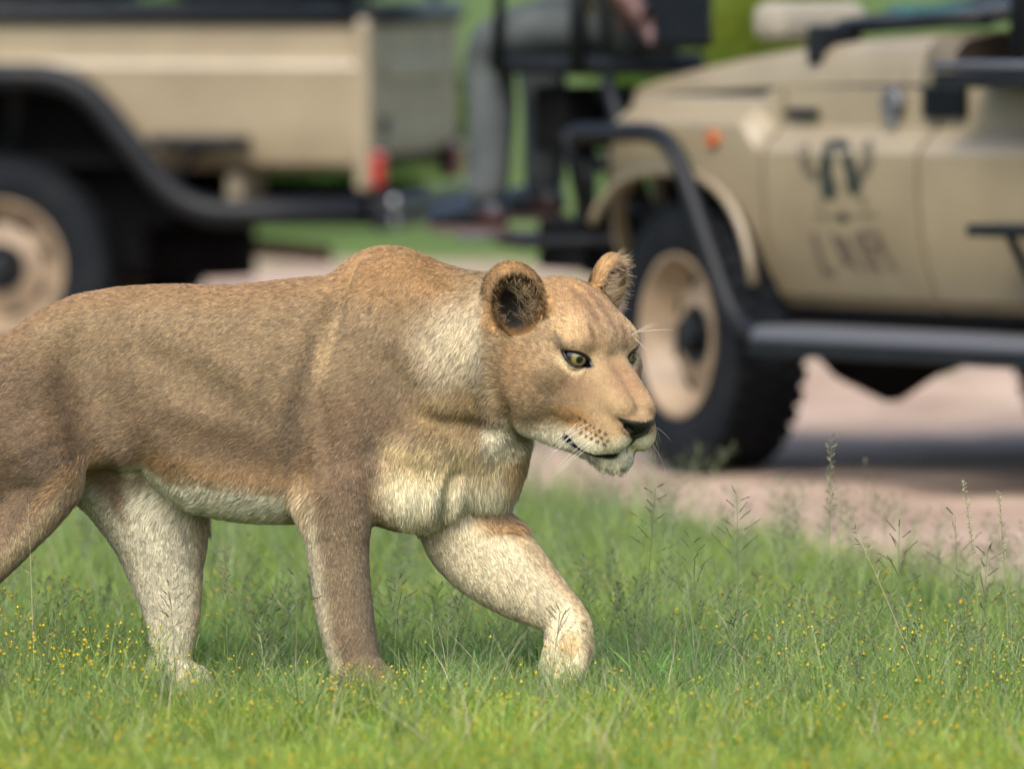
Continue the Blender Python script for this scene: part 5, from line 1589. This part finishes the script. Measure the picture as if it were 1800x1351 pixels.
def copies(templates, base, scale, rot, shade):
    """many turned and scaled copies of a few template plants, as mesh chunks"""
    out = []; pick = rng.integers(0, len(templates), len(base))
    for t, ch in enumerate(templates):
        m = pick == t
        if not m.any(): continue
        V = np.concatenate([c[0] for c in ch]); o = np.cumsum([0] + [len(c[0]) for c in ch[:-1]]); F = np.concatenate([c[1] + k for c, k in zip(ch, o)]); Cc = np.concatenate([c[2] for c in ch])
        B, S, R, H_ = base[m], scale[m], rot[m], shade[m]; n = len(B)
        x = V[None, :, 0] * np.cos(R)[:, None] - V[None, :, 1] * np.sin(R)[:, None]; y = V[None, :, 0] * np.sin(R)[:, None] + V[None, :, 1] * np.cos(R)[:, None]
        W = np.stack([x, y, np.broadcast_to(V[None, :, 2], x.shape)], -1) * S[:, None, None] + B[:, None, :]
        out.append((W.reshape(-1, 3), (F[None] + (np.arange(n) * len(V))[:, None, None]).reshape(-1, 4), (Cc[None] * H_[:, None, None]).reshape(-1, 3)))
    return out
pr = np.random.default_rng(91)
airy = [panicle((0, 0, 0), 0.20, pr.uniform(0.1, 0.6), 0.0, pr.uniform(0.030, 0.055), 12, pr, (0.24, 0.31, 0.14), (0.12, 0.12, 0.075), 0.0055, 9, 0.5, 0.0015) for _ in range(10)]
dark = [panicle((0, 0, 0), 0.19, pr.uniform(0.1, 0.7), 0.0, pr.uniform(0.03, 0.06), 4, pr, (0.16, 0.22, 0.10), (0.05, 0.05, 0.035), 0.006, 14, 0.5, 0.0020, 0.12) for _ in range(6)]
barb = [panicle((0, 0, 0), 0.18, pr.uniform(0.1, 0.8), 0.0, 0.006, 22, pr, (0.18, 0.25, 0.11), (0.04, 0.045, 0.03), 0.008, 2) for _ in range(5)]
pan = []
for tm, n, d0, d1, s0, s1 in ((airy, 560, 17.6, 20.6, 0.5, 1.15), (airy, 420, 20, 24, 0.8, 1.5), (dark, 110, 17.4, 22, 0.5, 1.15), (barb, 170, 17.2, 22, 0.5, 1.1)):
    b = scatter(n, d0, d1); b = b[trodden(b) > 0.9]; m = len(b)
    pan += copies(tm, b, rng.uniform(s0, s1, m), rng.uniform(0, 6.28, m), rng.uniform(0.75, 1.3, m))
emit('seeding_grass', pan, grass_mat)

# single stems that stand clear of the rest
def stem_thing(px, py, d, tip_px, tip_py, style, label):
    r = np.random.default_rng(int(px + py)); z0 = 0.0
    x = (px - 900) / FPX * d; tx = (tip_px - 900) / FPX * d; tz = at(tip_px, tip_py, d)[2]
    lean = abs(tx - x) / tz; az = 0.0 if tx > x else math.pi
    if style == 'panicle': ch = panicle((x, d, 0), tz, lean, az, 0.075, 11, r, (0.17, 0.19, 0.10), (0.07, 0.055, 0.04), 0.0055, 16, 0.3, 0.0016, 0.18)
    elif style == 'finger': ch = panicle((x, d, 0), tz * 0.93, lean, az, 0.085, 4, r, (0.20, 0.21, 0.12), (0.20, 0.17, 0.11), 0.006, 26, 0.3)
    elif style == 'spike': ch = panicle((x, d, 0), tz, lean, az, 0.012, 40, r, (0.20, 0.25, 0.10), (0.22, 0.20, 0.12), 0.014, 3, 0.3)
    elif style == 'straw': ch = panicle((x, d, 0), tz, lean, az, 0.020, 12, r, (0.52, 0.44, 0.27), (0.16, 0.12, 0.09), 0.016, 4, 0.05)
    else: ch = panicle((x, d, 0), tz, lean, az, 0.006, 46, r, (0.24, 0.30, 0.13), (0.36, 0.35, 0.20), 0.007, 3, 0.85)
    o = emit("grass_stem", ch, grass_mat, kind=None); tag(o, label, "grass stem", "grass stems standing above the field")
    return o
stem_thing(1455, 1090, 18.9, 1463, 768, 'spike', 'tall green stem with a bristly upright seed spike in front of the sand')
stem_thing(1517, 1040, 20.5, 1522, 795, 'finger', 'blurred stem with spreading finger heads between the tyre and the bristly spike')
stem_thing(1130, 1120, 18.6, 1153, 855, 'panicle', 'open branching seed head against the sand below the lioness chin')
stem_thing(1300, 1110, 18.6, 1296, 872, 'panicle', 'narrow dark seed head standing before the sand track')
stem_thing(1640, 1165, 18.0, 1505, 908, 'straw', 'long dry straw stem leaning across the green grass')
stem_thing(1728, 1150, 18.3, 1695, 842, 'arching', 'arching pale green stem with a curved tip beside the vehicle shadow')
stem_thing(1776, 1150, 18.4, 1757, 862, 'arching', 'second arching pale stem next to the curved tip one')
stem_thing(1690, 1120, 18.5, 1680, 885, 'finger', 'short stem with two forked finger heads by the arching stems')
stem_thing(1580, 1140, 18.2, 1582, 930, 'panicle', 'dense dark panicle beside the leaning straw stem')
stem_thing(1720, 1140, 18.1, 1738, 968, 'panicle', 'dark seed head under the arching stems')
stem_thing(1235, 1140, 18.2, 1215, 945, 'panicle', 'bent seed head in the grass ahead of the raised paw')
stem_thing(60, 1120, 18.0, 48, 885, 'straw', 'dry bristly stem in front of the near hind leg')
stem_thing(310, 1180, 17.9, 297, 1035, 'panicle', 'dark seed head before the pale far hind leg')
stem_thing(400, 1130, 18.3, 393, 968, 'spike', 'stem with a small pinkish bud below the belly')
stem_thing(520, 1140, 18.2, 520, 1000, 'finger', 'pale forked stem between hind and fore legs')
stem_thing(965, 1200, 17.95, 985, 1075, 'panicle', 'fine seed head crossing the raised paw')
stem_thing(690, 1190, 18.1, 700, 1020, 'panicle', 'thin seed head just ahead of the planted foreleg')
